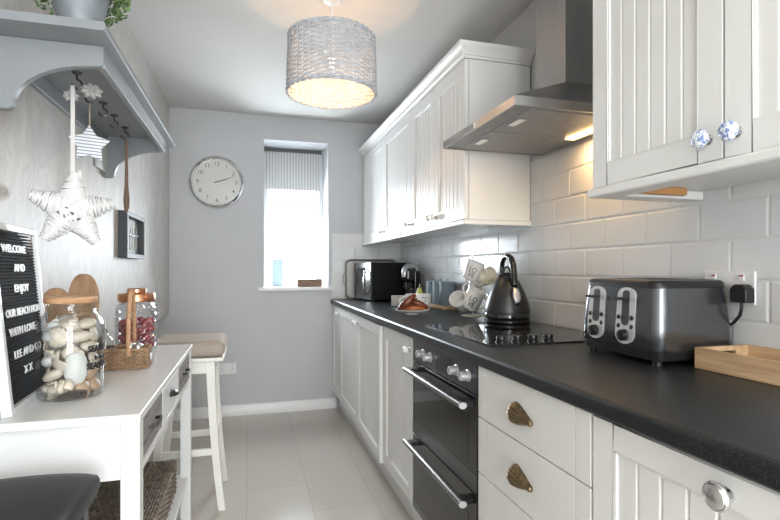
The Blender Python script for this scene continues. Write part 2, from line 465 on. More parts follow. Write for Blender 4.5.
# ---- window
wy = YB + .30
f = MB()
def frame_ring(f, x0, x1, z0, z1, w, y0, y1):
    f.box(x0, x0+w, y0, y1, z0, z1); f.box(x1-w, x1, y0, y1, z0, z1)
    f.box(x0+w, x1-w, y0, y1, z0, z0+w); f.box(x0+w, x1-w, y0, y1, z1-w, z1)
frame_ring(f, wx0, wx1, wz0, wz1, .04, wy, wy+.07)
f.box(wx0+.04, wx1-.04, wy, wy+.07, 1.665, 1.715)
win = struct('window_1', f, M['upvc'], bevel=.004)
f = MB(); frame_ring(f, wx0+.045, wx1-.045, 1.72, 2.16, .035, wy-.012, wy+.04)
part('casement', f, M['upvc'], win, bevel=.004)
f = MB(); frame_ring(f, wx0+.04, wx1-.04, 1.047, 1.665, .018, wy+.005, wy+.05)
part('glazing_bead', f, M['upvc'], win, bevel=.003)
f = MB(); f.tube([(.33,wy-.03,1.742),(.345,wy-.035,1.742),(.45,wy-.045,1.755),(.47,wy-.045,1.758)], .007, 8); f.box(.315,.36,wy-.03,wy-.011,1.733,1.752)
part('window_handle', f, M['silver'], win)
f = MB(); f.box(wx0+.05, wx1-.05, wy+.02, wy+.026, 1.05, 1.66); f.box(wx0+.08, wx1-.08, wy+.02, wy+.026, 1.755, 2.13)
part('glass_pane', f, M['pane'], win)
f = MB(); f.box(wx0-.045, wx1+.035, YB-.025, YB-.0005, wz0-.022, wz0+.004); f.box(wx0+.001, wx1-.001, YB-.002, wy, wz0-.0005, wz0+.004)
part('window_sill', f, M['white_trim'], win, bevel=.004)

# roller blind
t = thing('window_blind', 'grey and white striped blind drawn down over the top of the window', 'blind', (0, wy-.035, 0))
f = MB(); f.box(wx0+.012, wx1-.03, -.003, .003, 1.865, 2.17); part('fabric', f, M['blind'], t)
f = MB(); f.box(wx0+.012, wx1-.03, -.008, -.004, 1.845, 1.895)
for k in range(0): pass
part('hem', f, M['blind'], t)
f = MB(); f.box(wx0+.006, wx1-.02, -.014, .012, 2.17, 2.20); part('head_rail', f, M['oven_band'], t)
f = MB(); f.tube([(wx1-.035,-.012,2.17),(wx1-.035,-.012,1.5)], .002, 6); part('cord', f, M['white_trim'], t)

# things on the sill
f = MB(); f.box(-.045,.045,-.016,.016,0,.235)
solo('storage_case', f, M['case_blue'], 'pale blue upright slab standing at the left of the window sill', 'box', (.235, wy-.06, wz0+.004), bevel=.005)
f = MB(); f.box(-.10,.10,-.03,.03,0,.065)
solo('wooden_box', f, M['box_wood'], 'small dark brown wooden block lying on the window sill', 'box', (.485, YB+.06, wz0+.004), bevel=.003)
proto = None
for k, (x, h) in enumerate(((.165,.05),(.30,.045),(.33,.055))):
    f = MB(); f.lathe([(0,0),(.012,0),(.012,h*.6),(.005,h*.8),(.005,h),(0,h)], 12)
    solo('sill_bottle', f, M['glass'], 'tiny clear glass bottle on the window sill, ' + ('left of the pale blue slab','just right of the pale blue slab','nearer the middle of the sill')[k], 'bottle', (x, YB+.16, wz0+.004), group='glass bottles on the sill')

# ================================================================== WALL CLOCK
t = thing('wall_clock', 'round chrome wall clock with pale face on the grey end wall', 'clock', (-.241, YB, 1.839))
MY = Matrix.Rotation(R(90), 4, 'X')       # lathe z -> -y
f = MB(); f.lathe([(.0,.0),(.205,.0),(.208,.012),(.200,.032),(.188,.040),(.180,.036),(.178,.018),(.0,.018)], 64, MY); part('case', f, M['chrome'], t)
f = MB(); f.lathe([(.0,.019),(.177,.019)], 64, MY); part('dial', f, M['clockface'], t)
f = MB(); f.lathe([(.0,.036),(.179,.034)], 64, MY); part('clock_glass', f, M['clockglass'], t)
for n_ in range(1, 13):
    a = R(90 - 30*n_)
    me = text_mesh(str(n_), .042, M['numeral'], .0002)
    o = link('numeral', me, t, (.142*math.cos(a), -.0198, .142*math.sin(a)), (R(90),0,0)); 
def hand(L_, w, a, y):
    f = MB(); Mx = Matrix.Translation((0,y,0)) @ Matrix.Rotation(a, 4, 'Y')
    f.prism([(-w,-.02),(w,-.02),(w*.4,L_),(-w*.4,L_)], 0, -.001, 'y', Mx); return f
part('minute_hand', hand(.135, .004, R(69), -.022), M['numeral'], t)
part('hour_hand', hand(.085, .005, R(72), -.0245), M['numeral'], t)
for k in range(6):
    a = R(60*k); f = MB(); f.sphere((.196*math.cos(a), -.034, .196*math.sin(a)), .005, 8, 6)
    part('rivet', f, M['frame_dark'], t)

# white double socket on the end wall
def socket(t, w, h):
    f = MB(); f.box(-w/2, w/2, -.008, 0, -h/2, h/2); part('faceplate', f, M['white_trim'], t, bevel=.002)
    for s in (-1, 1):
        f = MB(); f.box(s*w*.28-.006, s*w*.28+.006, -.013, -.008, h*.22-.0, h*.22+.016); part('switch', f, M['white_trim'], t, bevel=.001)
        f = MB(); f.box(s*w*.28-.006, s*w*.28+.006, -.0137, -.0131, h*.22+.011, h*.22+.015); part('switch_mark', f, M['red'], t)
        f = MB()
        f.box(s*w*.28-.002-.0, s*w*.28+.002, -.0086, -.0081, -.002, .008)
        for q in (-1, 1): f.box(s*w*.28+q*.011-.003, s*w*.28+q*.011+.003, -.0086, -.0081, -.018, -.014)
        part('socket_holes', f, M['ink'], t)
t = thing('wall_socket', 'white double plug socket low on the grey end wall behind the stool', 'socket', (-.165, YB, .375)); socket(t, .135, .085)

# ================================================================== BASE CABINETS (right)
XD = .670                       # front of doors
def door_mesh(w, h, stile=.055, rail=.058, pitch=.052, th=.02):
    """door in local y (0..w), z (0..h), front at x=0 facing -x; returns frame MB with planked panel"""
    f = MB()
    f.box(0, th, 0, stile, 0, h); f.box(0, th, w-stile, w, 0, h)
    f.box(0, th, stile, w-stile, 0, rail); f.box(0, th, stile, w-stile, h-rail, h)
    pw = w-2*stile; n = max(1, round(pw/pitch)); p = pw/n
    f.box(.012, th-.001, stile, w-stile, rail, h-rail)
    for i in range(n):
        a = stile+i*p; g_ = .0012; c = .0030
        z0, z1 = rail-.002, h-rail+.002
        prof = [(.0125, a+.0003),(.0100, a+g_+.0002),(.0075, a+g_+c),(.0075, a+p-g_-c),(.0100, a+p-g_-.0002),(.0125, a+p-.0003)]
        f.strip([(x,y,z0) for x,y in prof], [(x,y,z1) for x,y in prof])
    # small moulding round the panel
    for (y0,y1,z0,z1) in ((stile,stile+.005,rail,h-rail),(w-stile-.005,w-stile,rail,h-rail),(stile,w-stile,rail,rail+.005),(stile,w-stile,h-rail-.005,h-rail)):
        f.box(.003,.012,y0,y1,z0,z1)
    return f
def knob(parent, y, z, kind='ceramic', x=0, r=.0165):
    Mx = Matrix.Translation((x, y, z)) @ Matrix.Rotation(R(-90), 4, 'Y')
    if kind == 'ceramic':
        f = MB(); f.lathe([(0,.014),(.010,.013),(r*.95,.018),(r,.023),(r*.85,.030),(r*.45,.035),(0,.036)], 24, Mx)
        o = part('knob', f, M['ceramic'], parent, label='white ceramic knob')
    elif kind == 'deco':
        f = MB(); f.lathe([(0,.020),(.012,.019),(r*.95,.022),(r*1.02,.027),(r*.93,.032),(r*.72,.036),(r*.4,.0385),(0,.039)], 32, Mx)
        o = part('knob', f, M['deco'], parent, label='blue and white patterned ceramic knob')
    else:
        f = MB(); f.lathe([(0,.016),(.010,.016),(r*.96,.020),(r,.024),(r*.9,.027),(r*.86,.0262),(r*.8,.029),(r*.4,.0335),(0,.0345)], 32, Mx)
        o = part('knob', f, M['knob_metal'], parent, label='satin chrome round knob')
    f = MB(); f.lathe([(0,0),(.011,0),(.011,.003),(.006,.006),(.006,.015),(0,.015)], 20, Mx)
    part('knob_base', f, M['chrome'], o)
def carcass(t, y0, y1, z0, z1, x0, x1, top=True):
    f = MB(); w = .018
    f.box(x0, x1, 0, w, z0, z1); f.box(x0, x1, y1-y0-w, y1-y0, z0, z1)
    f.box(x0, x1, w, y1-y0-w, z0, z0+w); f.box(x1-.006, x1, w, y1-y0-w, z0+w, z1)
    f.box(x0, x1, w, y1-y0-w, z1-w, z1)
    part('carcass', f, M['door_white'], t)
ZB0, ZB1 = .15, .868
base_units = [
    (3.745, 4.095, 'white ribbed base cabinet tucked against the end wall', 'near', 0),
    (3.115, 3.741, 'white ribbed base cabinet below the microwave, second from the end wall', 'near', 0),
    (2.480, 3.111, 'white ribbed base cabinet with its door standing slightly ajar', 'far', 1.6),
    (1.993, 2.476, 'narrow white ribbed base cabinet directly beside the double oven', 'near', 0),
]
for (y0, y1, lab, kpos, ajar) in base_units:
    t = thing('base_cabinet', lab, 'cabinet', (XD, y0, 0), group='ribbed base cabinets')
    carcass(t, y0, y1, ZB0, ZB1, .021, .59)
    w = y1-y0-.004
    d = part('door', door_mesh(w, ZB1-ZB0-.004), M['door_white'], t, bevel=.0015, seg=1)
    d.location = (0, .002, ZB0)
    knob(d, (.032 if kpos == 'near' else w-.032), ZB1-ZB0-.055)
    if ajar:     # hinged at its far edge
        d.location = (-.001 + math.sin(R(ajar))*-w, .002 + 0, ZB0)
        d.rotation_euler = (0, 0, -R(ajar))
# unit near camera, one big door
t = thing('base_cabinet', 'white ribbed base cabinet with a large satin knob, nearest the camera', 'cabinet', (XD, .252, 0), group='ribbed base cabinets')
carcass(t, .252, .851, ZB0, ZB1, .021, .59)
d = part('door', door_mesh(.596, ZB1-ZB0-.004, stile=.058, rail=.052, pitch=.055), M['door_white'], t, bevel=.0015, seg=1); d.location = (0,.002,ZB0)
knobY = None
knob(d, .302, ZB1-ZB0-.036, 'metal', r=.0215)
t = thing('base_cabinet', 'white ribbed base cabinet behind the camera at the end of the worktop', 'cabinet', (XD, -.365, 0), group='ribbed base cabinets')
carcass(t, -.365, .248, ZB0, ZB1, .021, .59)
d = part('door', door_mesh(.596, ZB1-ZB0-.004), M['door_white'], t, bevel=.0015, seg=1); d.location = (0,.002,ZB0)

# drawer unit with shell pulls
def shell_pull(parent, y, z):
    """teardrop scallop cup: broad ribbed end towards the oven, narrow hinge tip low on the camera side"""
    def q(u, v):
        vv = (u-.5)*2; sv = v
        close = math.sqrt(max(0, 1-(max(0, sv-.62)/.38)**2))
        w = (.0065+.0235*math.sin(PI*.62*sv)**1.2)*close
        h = (.008+.021*math.sin(PI*.66*sv))*close
        rib = (1+.07*math.cos(vv*PI*6)*min(1, sv*2))
        return (-h*math.sqrt(max(0, 1-vv*vv))*rib, -.050+.096*sv, -.010+.009*sv+w*vv)
    f = MB(); f.grid(q, 41, 20)
    f.sphere((-.005, -.049, -.010), .0085, 12, 8)
    f2 = MB(); f2.add(f.v, f.f, Matrix.Translation((0, y, z)))
    part('cup_pull', f2, M['bronze'], parent, smooth=60, label='aged bronze scallop shell pull')
t = thing('drawer_unit', 'white base drawer unit with bronze shell pulls beside the double oven', 'drawers', (XD, .855, 0))
carcass(t, .855, 1.372, ZB0, ZB1, .021, .59)
for (z0, z1) in ((.714,.866),(.546,.711),(.378,.543),(.15,.375)):
    f = MB(); w = .513; s1, s2 = .050, .052
    # face built as end stile | middle | end stile with fine vertical grooves
    f.box(0,.02,0,s1-.0012,z0,z1); f.box(0,.02,s1+.0012,w-s2-.0012,z0,z1); f.box(0,.02,w-s2+.0012,w,z0,z1); f.box(.003,.019,0.001,w-.001,z0+.001,z1-.001)
    d = part('drawer', f, M['door_white'], t, bevel=.0012, seg=1); d.location = (0,.002,0)
    if z0 > .3: shell_pull(d, .268, (z0+z1)/2)
    else: shell_pull(d, .268, (z0+z1)/2)

# plinth
f = MB(); f.box(.728, .744, -.365, YB-.02, 0, .148)
solo('plinth', f, M['door_white'], 'long white kick board running under the base cabinets', 'plinth')

# worktop
f = MB(); prof = []
rr = .012; xf = .653
prof += [(XR-.002, .872),(xf+.004, .872)]
for k in range(0, 7): a = R(180+90 - 0 - 15*k)  if False else R(270-15*k); prof.append((xf+.006+.006*math.cos(a), .878+.006*math.sin(a)))
for k in range(0, 8): a = R(180 - 90*k/7); prof.append((xf+rr+rr*math.cos(a), WT-rr+rr*math.sin(a)))
prof.append((XR-.002, WT))
f.prism(prof, -.37, YB-.002, 'y')
solo('worktop', f, M['worktop'], 'long black speckled worktop with rounded front edge along the right wall', 'worktop', smooth=30)

# ================================================================== DOUBLE OVEN
t = thing('double_oven', 'black and grey built-in double oven under the hob', 'oven', (XD-.002, 1.376, 0))
W = .612
f = MB(); f.box(.022,.56,.002,W-.002,.155,.862); part('oven_body', f, M['oven_panel'], t)
f = MB(); f.box(0,.022,.002,W-.002,.775,.868); part('control_panel', f, M['oven_panel'], t, bevel=.002)
f = MB(); f.box(-.0012,.001,.205,.345,.79,.856); part('display', f, M['black_glass'], t)
for y in (.045,.135,.385,.465):
    y = y if y < .2 else y
    Mx = Matrix.Translation((0, y+.015, .822)) @ Matrix.Rotation(R(-90), 4, 'Y')
    f = MB(); f.lathe([(0,0),(.019,0),(.019,.003),(.0155,.006),(.0145,.028),(.0125,.0305),(0,.0305)], 28, Mx)
    k_ = part('control_knob', f, M['silver'], t)
    f = MB(); f.box(-.0315,-.0303,y+.0142,y+.0158,.822,.834); part('pointer', f, M['ink'], k_)
def oven_door(z0, z1, hz, band):
    f = MB(); f.box(.0,.022,.002,W-.002,z0,z1); d = part('oven_door', f, M['oven_glass'], t, bevel=.002)
    f = MB(); f.box(-.0012,.001,.002,W-.002,z0,z0+band); part('door_band', f, M['oven_band'], d)
    f = MB(); f.box(-.0008,.0,.06,W-.06,z0+band+.02,hz-.05); part('viewing_window', f, M['black_glass'], d)
    f = MB()
    # long bar handle, rounded rectangular section
    f.tube([(-.040,.016,hz),(-.040,W-.022,hz)], .0095, 16, flat=1.25); h = part('handle', f, M['handle_bar'], d)
    for y in (.0, W-.0):
        s = -1 if y < .1 else 1
        yy = .016 if s < 0 else W-.022
        f = MB(); f.tube([(-.040,yy,hz),(-.040,yy+s*.004,hz)], .0103, 16, flat=1.25); part('end_cap', f, M['silver'], h)
        y2 = .045 if s < 0 else W-.045
        f = MB(); f.box(-.040,.001,y2-.02,y2+.02,hz-.008,hz+.008); part('handle_post', f, M['black_plastic'], h, bevel=.002)
oven_door(.472, .772, .742, .055)
oven_door(.158, .466, .440, .03)

# ================================================================== HOB
t = thing('ceramic_hob', 'black glass hob set in the worktop with four black knobs', 'hob', (.745, 1.44, WT))
f = MB(); f.box(0,.50,0,.60,0,.005); part('glass_top', f, M['black_glass'], t, bevel=.002)
f = MB(); f.box(-.003,.0,-.003,.603,0,.0055); f.box(.50,.503,-.003,.603,0,.0055); f.box(0,.5,-.003,0,0,.0055); f.box(0,.5,.60,.603,0,.0055); part('edge_trim', f, M['black_plastic'], t)
for (x, y, r_) in ((.14,.20,.075),(.36,.20,.095),(.14,.43,.095),(.36,.43,.075)):
    f = MB(); f.lathe([(r_-.0015,.0053),(r_,.0053)], 48, Matrix.Translation((x,y,0))); part('cooking_ring', f, M['oven_band'], t)
for x in (.065,.125,.185,.245):
    f = MB(); f.lathe([(0,.0052),(.019,.0052),(.019,.008),(.015,.010),(.0165,.022),(.0155,.026),(0,.026)], 24, Matrix.Translation((x,.045,0)))
    part('hob_knob', f, M['black_plastic'], t)

# ================================================================== WALL CABINETS
XU = .93; ZU0, ZU1 = 1.385, 2.105
def wall_unit(y0, y1, doors, lab, kn, kind='ceramic', stile=.055):
    t = thing('wall_cabinet', lab, 'cabinet', (XU, y0, 0), group='white ribbed wall cabinets')
    carcass(t, y0, y1, ZU0, ZU1, .021, XR-XU-.009)
    W_ = (y1-y0)/doors
    for i in range(doors):
        d = part('door', door_mesh(W_-.004, ZU1-ZU0-.002, stile=stile, rail=.06, pitch=.048), M['door_white'], t, bevel=.0015, seg=1)
        d.location = (0, i*W_+.002, ZU0+.001)
        side = kn[i]
        r_ = .0165 if kind == 'ceramic' else .0195
        knob(d, (.03 if side == 'near' else W_-.034), .042 if kind == 'ceramic' else .045, kind, r=r_)
wall_unit(3.415, 4.09, 1, 'white ribbed wall cabinet in the far corner against the end wall', ['near'])
wall_unit(2.805, 3.411, 1, 'single door white ribbed wall cabinet in the middle of the far run', ['near'])
wall_unit(2.037, 2.801, 2, 'two door white ribbed wall cabinet whose side faces the hood', ['far','near'])
wall_unit(.381, 1.183, 2, 'large white ribbed wall cabinet with blue patterned knobs, upper right', ['far','near'], 'deco', stile=.058)
def moulding(name, y0, y1, prof_, lab, cat, ends=True, mat='door_white'):
    """sweep prof_ [(out, z)] along the front at XU and back along both ends"""
    f = MB(); rows = []
    path = [(XR-.008, y0, 0, -1), (XU, y0, -1, -1), (XU, y1, -1, 1 if ends else 0), (XR-.008, y1, 0, 1 if ends else 0)]
    if not ends: path = path[:3]
    for (x, y, dx, dy) in path:
        rows.append([(x+dx*o_, y+dy*o_, z) for (o_, z) in prof_])
    for a_, b_ in zip(rows[:-1], rows[1:]): f.strip(a_+[a_[0]], b_+[b_[0]])
    f.add(rows[0], [tuple(range(len(prof_)))]); f.add(rows[-1], [tuple(range(len(prof_)))[::-1]])
    return solo(name, f, M[mat], lab, cat, smooth=30)
corn = [(-.02,2.107),(.004,2.107),(.006,2.116),(.012,2.120),(.014,2.130),(.024,2.146),(.036,2.154),(.040,2.160),(.042,2.166),(-.02,2.166)]
moulding('cornice_moulding', 2.036, YB-.002, corn, 'white stepped cornice along the top of the far wall cabinets', 'cornice', ends=False)
moulding('cornice_moulding', .380, 1.184, corn, 'white cornice on top of the near wall cabinet', 'cornice')
pel = [(-.06,1.360),(.006,1.360),(.009,1.364),(.009,1.378),(.006,1.383),(-.06,1.383)]
moulding('light_pelmet', 2.036, YB-.009, pel, 'white pelmet strip under the far wall cabinets', 'pelmet', ends=False)
moulding('light_pelmet', .380, 1.184, pel, 'white pelmet strip under the near wall cabinet', 'pelmet')
f = MB(); f.box(.945,1.165,1.088,1.104,1.364,1.3835)
solo('wooden_batten', f, M['batten'], 'bare orange-brown wooden batten fixed under the near wall cabinet', 'batten')

# ================================================================== EXTRACTOR HOOD
t = thing('extractor_hood', 'stainless steel chimney extractor hood above the hob', 'extractor hood', (.785, 1.353, 1.665))
HW, HD = .585, XR-.785-.008
f = MB()
f.box(0,.006,0,HW,0,.030); f.box(HD-.006,HD,0,HW,0,.030); f.box(0,HD,0,.006,0,.030); f.box(0,HD,HW-.006,HW,0,.030)
# sloping canopy
c0 = [(0,0,.030),(HD,0,.030),(HD,HW,.030),(0,HW,.030)]
cx0, cy0, cy1, cz = .315, .190, .385, .172
c1 = [(cx0,cy0,cz),(HD,cy0,cz),(HD,cy1,cz),(cx0,cy1,cz)]
f.add(c0+c1, [(0,1,5,4),(1,2,6,5),(2,3,7,6),(3,0,4,7),(4,5,6,7)])
part('canopy', f, M['steel'], t, bevel=.001, seg=1)
f = MB(); f.box(cx0,HD,cy0,cy1,cz,.735-.002); part('chimney', f, M['steel_dark'], t, bevel=.0015, seg=1)
f = MB(); f.box(.006,HD-.006,.006,HW-.006,.004,.010); part('underside', f, M['filter'], t)
for i in range(2):
    y0 = .03 + i*.268
    f = MB(); f.box(.07,HD-.13,y0,y0+.258,.001,.004); fl = part('filter', f, M['filter'], t, bevel=.001, seg=1)
    f = MB(); f.box(.085,.115,y0+.09,y0+.17,-.003,.001); part('filter_catch', f, M['chrome'], fl, bevel=.001, seg=1)
f = MB()
for k in range(4): f.cyl((-.003, .30+k*.022, .016), (.001, .30+k*.022, .016), .006, n=12)
f.box(-.002,.001,.285,.385,.006,.026)
part('control_buttons', f, M['chrome'], t)
f = MB(); f.box(HD-.085,HD-.045,.05,.30,-.004,.001); part('lamp_lens', f, M['hood_lens'], t)

# ================================================================== LEFT: CONSOLE TABLE
t = thing('console_table', 'white painted console table with grey slatted drawers by the left wall', 'table', (XL+.004, 1.275, 0))
TW, TL = .338, 1.125
f = MB(); f.box(0,TW,0,TL,TT-.020,TT); part('table_top', f, M['table_white'], t, bevel=.003)
lw = .042
for (x, y) in ((TW-.004-lw,.014),(TW-.004-lw,TL-.014-lw),(.005,.014),(.005,TL-.014-lw)):
    f = MB(); f.box(x,x+lw,y,y+lw,0,TT-.020); part('leg', f, M['table_white'], t, bevel=.002)
f = MB()
x1 = TW-.004-lw
f.box(.005+lw,x1,.020,.036,.662,TT-.02); f.box(.005+lw,x1,TL-.036,TL-.020,.662,TT-.02); f.box(.008,.024,.056,TL-.056,.662,TT-.02)
XF = TW-.008
f.box(XF-.018,XF,.056,TL-.056,.662,.680); f.box(XF-.018,XF,.056,TL-.056,TT-.032,TT-.020)
yd = [(.060,.360),(.394,.694),(.728,1.065)]
f.box(XF-.018,XF,.364,.390,.680,TT-.032); f.box(XF-.018,XF,.698,.724,.680,TT-.032)
part('apron', f, M['table_white'], t, bevel=.001, seg=1)
for i, (y0, y1) in enumerate(yd):
    f = MB()
    if i == 1:
        f.box(XF-.016,XF-.001,y0,y1,.682,TT-.034); d = part('drawer', f, M['table_white'], t, bevel=.001, seg=1, label='plain white drawer')
        g = MB()
        g.grid(lambda u, v: (XF-.001+.024*math.sin(v*PI/2)*(math.sin(u*PI)**.5 if 0<u<1 else 0), (y0+y1)/2+(u-.5)*.075, .742+.018*math.cos(v*PI/2)*(math.sin(u*PI)**.5 if 0<u<1 else 0)-.008), 17, 7)
        o = part('cup_handle', g, M['black_plastic'], d); s = o.modifiers.new('solid','SOLIDIFY'); s.thickness = .002
    else:
        h = (TT-.034-.682)/3
        for k in range(3): f.box(XF-.013,XF-.002,y0+.014,y1-.014,.682+k*h+.0035,.682+(k+1)*h-.0035)
        f.box(XF-.016,XF-.001,y0,y0+.014,.682,TT-.034); f.box(XF-.016,XF-.001,y1-.014,y1,.682,TT-.034); f.box(XF-.017,XF-.014,y0,y1,.682,TT-.034)
        d = part('drawer', f, M['greywash'], t, bevel=.001, seg=1, label='grey washed slatted drawer')
        g = MB(); ym = (y0+y1)/2
        g.tube([(XF-.003,ym-.045,.738),(XF+.014,ym-.04,.742),(XF+.018,ym,.742),(XF+.014,ym+.04,.742),(XF-.003,ym+.045,.738)], .0045, 8)
        part('drawer_handle', g, M['black_plastic'], d)
f = MB(); f.box(.01,TW-.016,.012,TL-.012,.222,.240); part('lower_shelf', f, M['table_white'], t, bevel=.002)

# woven basket on lower shelf
def strands(f, P, N, L_, rows, z0, pitch, r, stakes, amp, seg, n=5, zj=0):
    """closed outline P(t), outward normal N(t), t 0..1"""
    for k in range(rows):
        pts = []
        jit = rnd.uniform(-zj, zj)
        for i in range(seg):
            tt = i/seg; p = P(tt, k/(max(1,rows-1))); nn = N(tt)
            o = amp*math.cos(2*PI*stakes/2*tt + k*PI)
            pts.append((p[0]+nn[0]*o, p[1]+nn[1]*o, z0+k*pitch+jit))
        f.tube(pts, r, n, closed=True)
def rrect(hx, hy, rc):
    segs = [(2*(hx-rc)), PI/2*rc, 2*(hy-rc), PI/2*rc]; tot = sum(segs)*2
    def ev(t_):
        s = (t_ % 1)*tot; i = 0; L4 = segs*2
        while s > L4[i] and i < 7: s -= L4[i]; i += 1
        q = i//2
        # sides: 0 bottom(+x dir), 1 corner ...
        cs = [(hx-rc,-(hy-rc),-PI/2),(hx-rc,hy-rc,0),(-(hx-rc),hy-rc,PI/2),(-(hx-rc),-(hy-rc),PI)]
        if i == 0: return (-(hx-rc)+s, -hy), (0,-1)
        if i == 2: return (hx, -(hy-rc)+s), (1,0)
        if i == 4: return ((hx-rc)-s, hy), (0,1)
        if i == 6: return (-hx, (hy-rc)-s), (-1,0)
        cx_, cy_, a0 = cs[i//2]; a = a0 + s/rc
        return (cx_+rc*math.cos(a), cy_+rc*math.sin(a)), (math.cos(a), math.sin(a))
    return ev, tot
def woven_box(t, hx, hy, h, rows, r, mat, rc=.03, stakes=60, flare=0, seg=240, lid=False, matrim=None):
    ev, tot = rrect(hx, hy, rc); f = MB()
    def P(tt, v): p, nn = ev(tt); s = 1-flare*(1-v); return (p[0]*s, p[1]*s)
    strands(f, P, lambda tt: ev(tt)[1], tot, rows, r*1.1, (h-2.2*r)/(rows-1), r, stakes, r*.9, seg)
    for k in range(stakes):
        p, nn = ev((k+.5)/stakes)
        s = 1-flare; f.tube([(p[0]*s,p[1]*s,.001),(p[0],p[1],h-.002)], r*.8, 5)
    f.box(-(hx*(1-flare))+.004, hx*(1-flare)-.004, -(hy*(1-flare))+.004, hy*(1-flare)-.004, .001, .005)
    part('woven_body', f, mat, t, smooth=60)
    f = MB()
    for ph in (0, PI):
        pts = []
        for i in range(seg):
            p, nn = ev(i/seg); a = 2*PI*i/seg*stakes/2+ph
            pts.append((p[0]+nn[0]*r*.9*math.cos(a), p[1]+nn[1]*r*.9*math.cos(a), h+r*.9*math.sin(a)))
        f.tube(pts, r*1.15, 5, closed=True)
    part('rim', f, matrim or mat, t, smooth=60)
    if lid:
        f = MB()
        n = int(2*hx/(2.2*r))
        for i in range(n):
            x = -hx+2.2*r*(i+.5)
            f.tube([(x, -hy+.01+2*hy*.98*k/60, h+.004+r*.8*math.cos(k*PI/2+i*PI)) for k in range(61)], r, 5)
        part('woven_lid', f, mat, t, smooth=60)
        f = MB(); f.tube([(hx*.35,-hy+.02,h+.014),(hx*.35,hy-.02,h+.014)], .006, 6); part('lid_bar', f, mat, t)
t = thing('storage_basket', 'dark grey-brown woven willow basket on the lower shelf of the table', 'basket', (-.430, 1.83, .2405))
woven_box(t, .135, .40, .115, 13, .0045, M['dark_wicker'], rc=.02, stakes=84, seg=336, lid=True)

# letter board
lean = R(-5.4)
t = thing('letter_board', 'black felt letter board in a white frame standing on the table', 'sign', (-.520, 1.322, TT+.0012), rot=(0, lean, R(4.0)))
bw, bh, fw = .315, .452, .017
f = MB(); f.box(-.022,0,0,fw,0,bh); f.box(-.022,0,bw-fw,bw,0,bh); f.box(-.022,0,fw,bw-fw,0,fw); f.box(-.022,0,fw,bw-fw,bh-fw,bh)
part('frame', f, M['silver_frame'], t, bevel=.002)
f = MB(); f.box(-.016,-.012,fw,bw-fw,fw,bh-fw)
n = 50
for k in range(n):
    z = fw+.002+(bh-2*fw-.004)*k/n; f.prism([(-.012,z+.0005),(-.0075,z+.0025),(-.0075,z+.0055),(-.012,z+.0078)], fw, bw-fw, 'y')
part('felt_panel', f, M['felt'], t, smooth=0)
for (txt, z, yc) in (('WELCOME',1.211,.150),('AND',1.163,.172),('ENJOY',1.111,.172),('OUR BEACH HOME',1.052,.178),('WITH LOVE',1.006,.150),('LEE AND CO',.950,.172),('X X',.905,.158)):
    me = text_mesh(txt, .0275, M['letter'], .0012, sx=1.22 if len(txt) < 14 else 1.06, space=1.02)
    o = link('letters', me, t, (-.0062, yc, z-TT), (R(90),0,R(90)))
for z in (.205,):
    f = MB(); f.box(-.012,.004,bw-.004,bw+.006,z-.012,z+.012); part('clasp', f, M['iron'], t)
f = MB(); f.tube([(-.03,.02,.004),(-.026,.02,bh-.06)], .004, 6)

# ---- big jar of shells
JX, JY, JR = -.456, 1.500, .077
camaz = math.atan2(-JY, -JX)
t = thing('glass_jar', 'large clear glass jar full of seashells beside the letter board', 'jar', (JX, JY, TT+.0008))
gp = [(0,.003),(.060,.001),(.072,.004),(JR,.014),(JR,.185),(.074,.203),(.064,.218),(.058,.226),(.057,.246),(.059,.250)]
inn = [(.055,.250),(.0535,.246),(.0545,.226),(.061,.216),(.071,.201),(JR-.0035,.185),(JR-.0035,.018),(.066,.012),(0,.012)]
f = MB(); f.lathe(gp+inn, 56); part('glass_body', f, M['glass'], t, smooth=60)
f = MB(); f.lathe([(0,.250),(.060,.250),(.062,.254),(.062,.262),(.059,.266),(0,.266)], 48); part('lid', f, M['cork'], t, label='flat round wooden lid')
for (txt, z, sz, off) in (('SEASHELLS',.130,.022,28),('from the',.106,.017,42),('SEASHORE',.085,.022,26)):
    me = text_mesh(txt, sz, M['ink'], .0003, sx=.85, bold=.045, align='LEFT', bend=(JR+.0008, camaz+R(off)))
    o = link('lettering', me, t, (0,0,z))
# shells
def fan_shell(r, d, mat):
    f = MB()
    def q(u, v):
        a = (u-.5)*R(230); s = r*v*(.82+.18*math.cos(a)); rib = 1+.05*math.cos(u*PI*2*11)*v
        return (s*rib*math.sin(a), s*rib*math.cos(a)-r*.35, d*math.cos(v*PI/2)**.7 if v < .999 else 0)
    f.grid(q, 45, 8); me = f.mesh('seashell', mat, 60); return me
def egg_shell(r, mat, sc=(1,.7,.55)):
    f = MB(); n = 24
    def q(u, v):
        a = u*2*PI; b_ = (v-.5)*PI
        k = 1+.02*math.cos(b_*18)
        return (r*sc[0]*math.cos(b_)*math.cos(a)*k, r*sc[1]*math.cos(b_)*math.sin(a)*k, r*sc[2]*math.sin(b_))
    f.grid(q, n, 14, closeu=True); return f.mesh('seashell', mat, 60)
def whelk(r, mat):
    f = MB(); pts = []; rr_ = []
    for i in range(46):
        s = i/45; a = s*2*PI*3.2; q = r*.62*(1-s)**1.2
        pts.append((q*math.cos(a), q*math.sin(a), s*r*1.7-r*.6)); rr_.append(max(.0006, r*.52*(1-s)**1.1))
    f.tube(pts, rr_, 10); return f.mesh('seashell', mat, 60)
protos = [fan_shell(.034,.017,M['shell_b']), egg_shell(.029,M['shell_a'],(1,.75,.5)), egg_shell(.026,M['shell_c'],(1,.75,.6)), whelk(.025,M['shell_a']), egg_shell(.030,M['shell_b'],(1,.8,.5)), fan_shell(.033,.016,M['shell_a']), whelk(.024,M['shell_c'])]
for me in (protos[0], protos[5]): pass
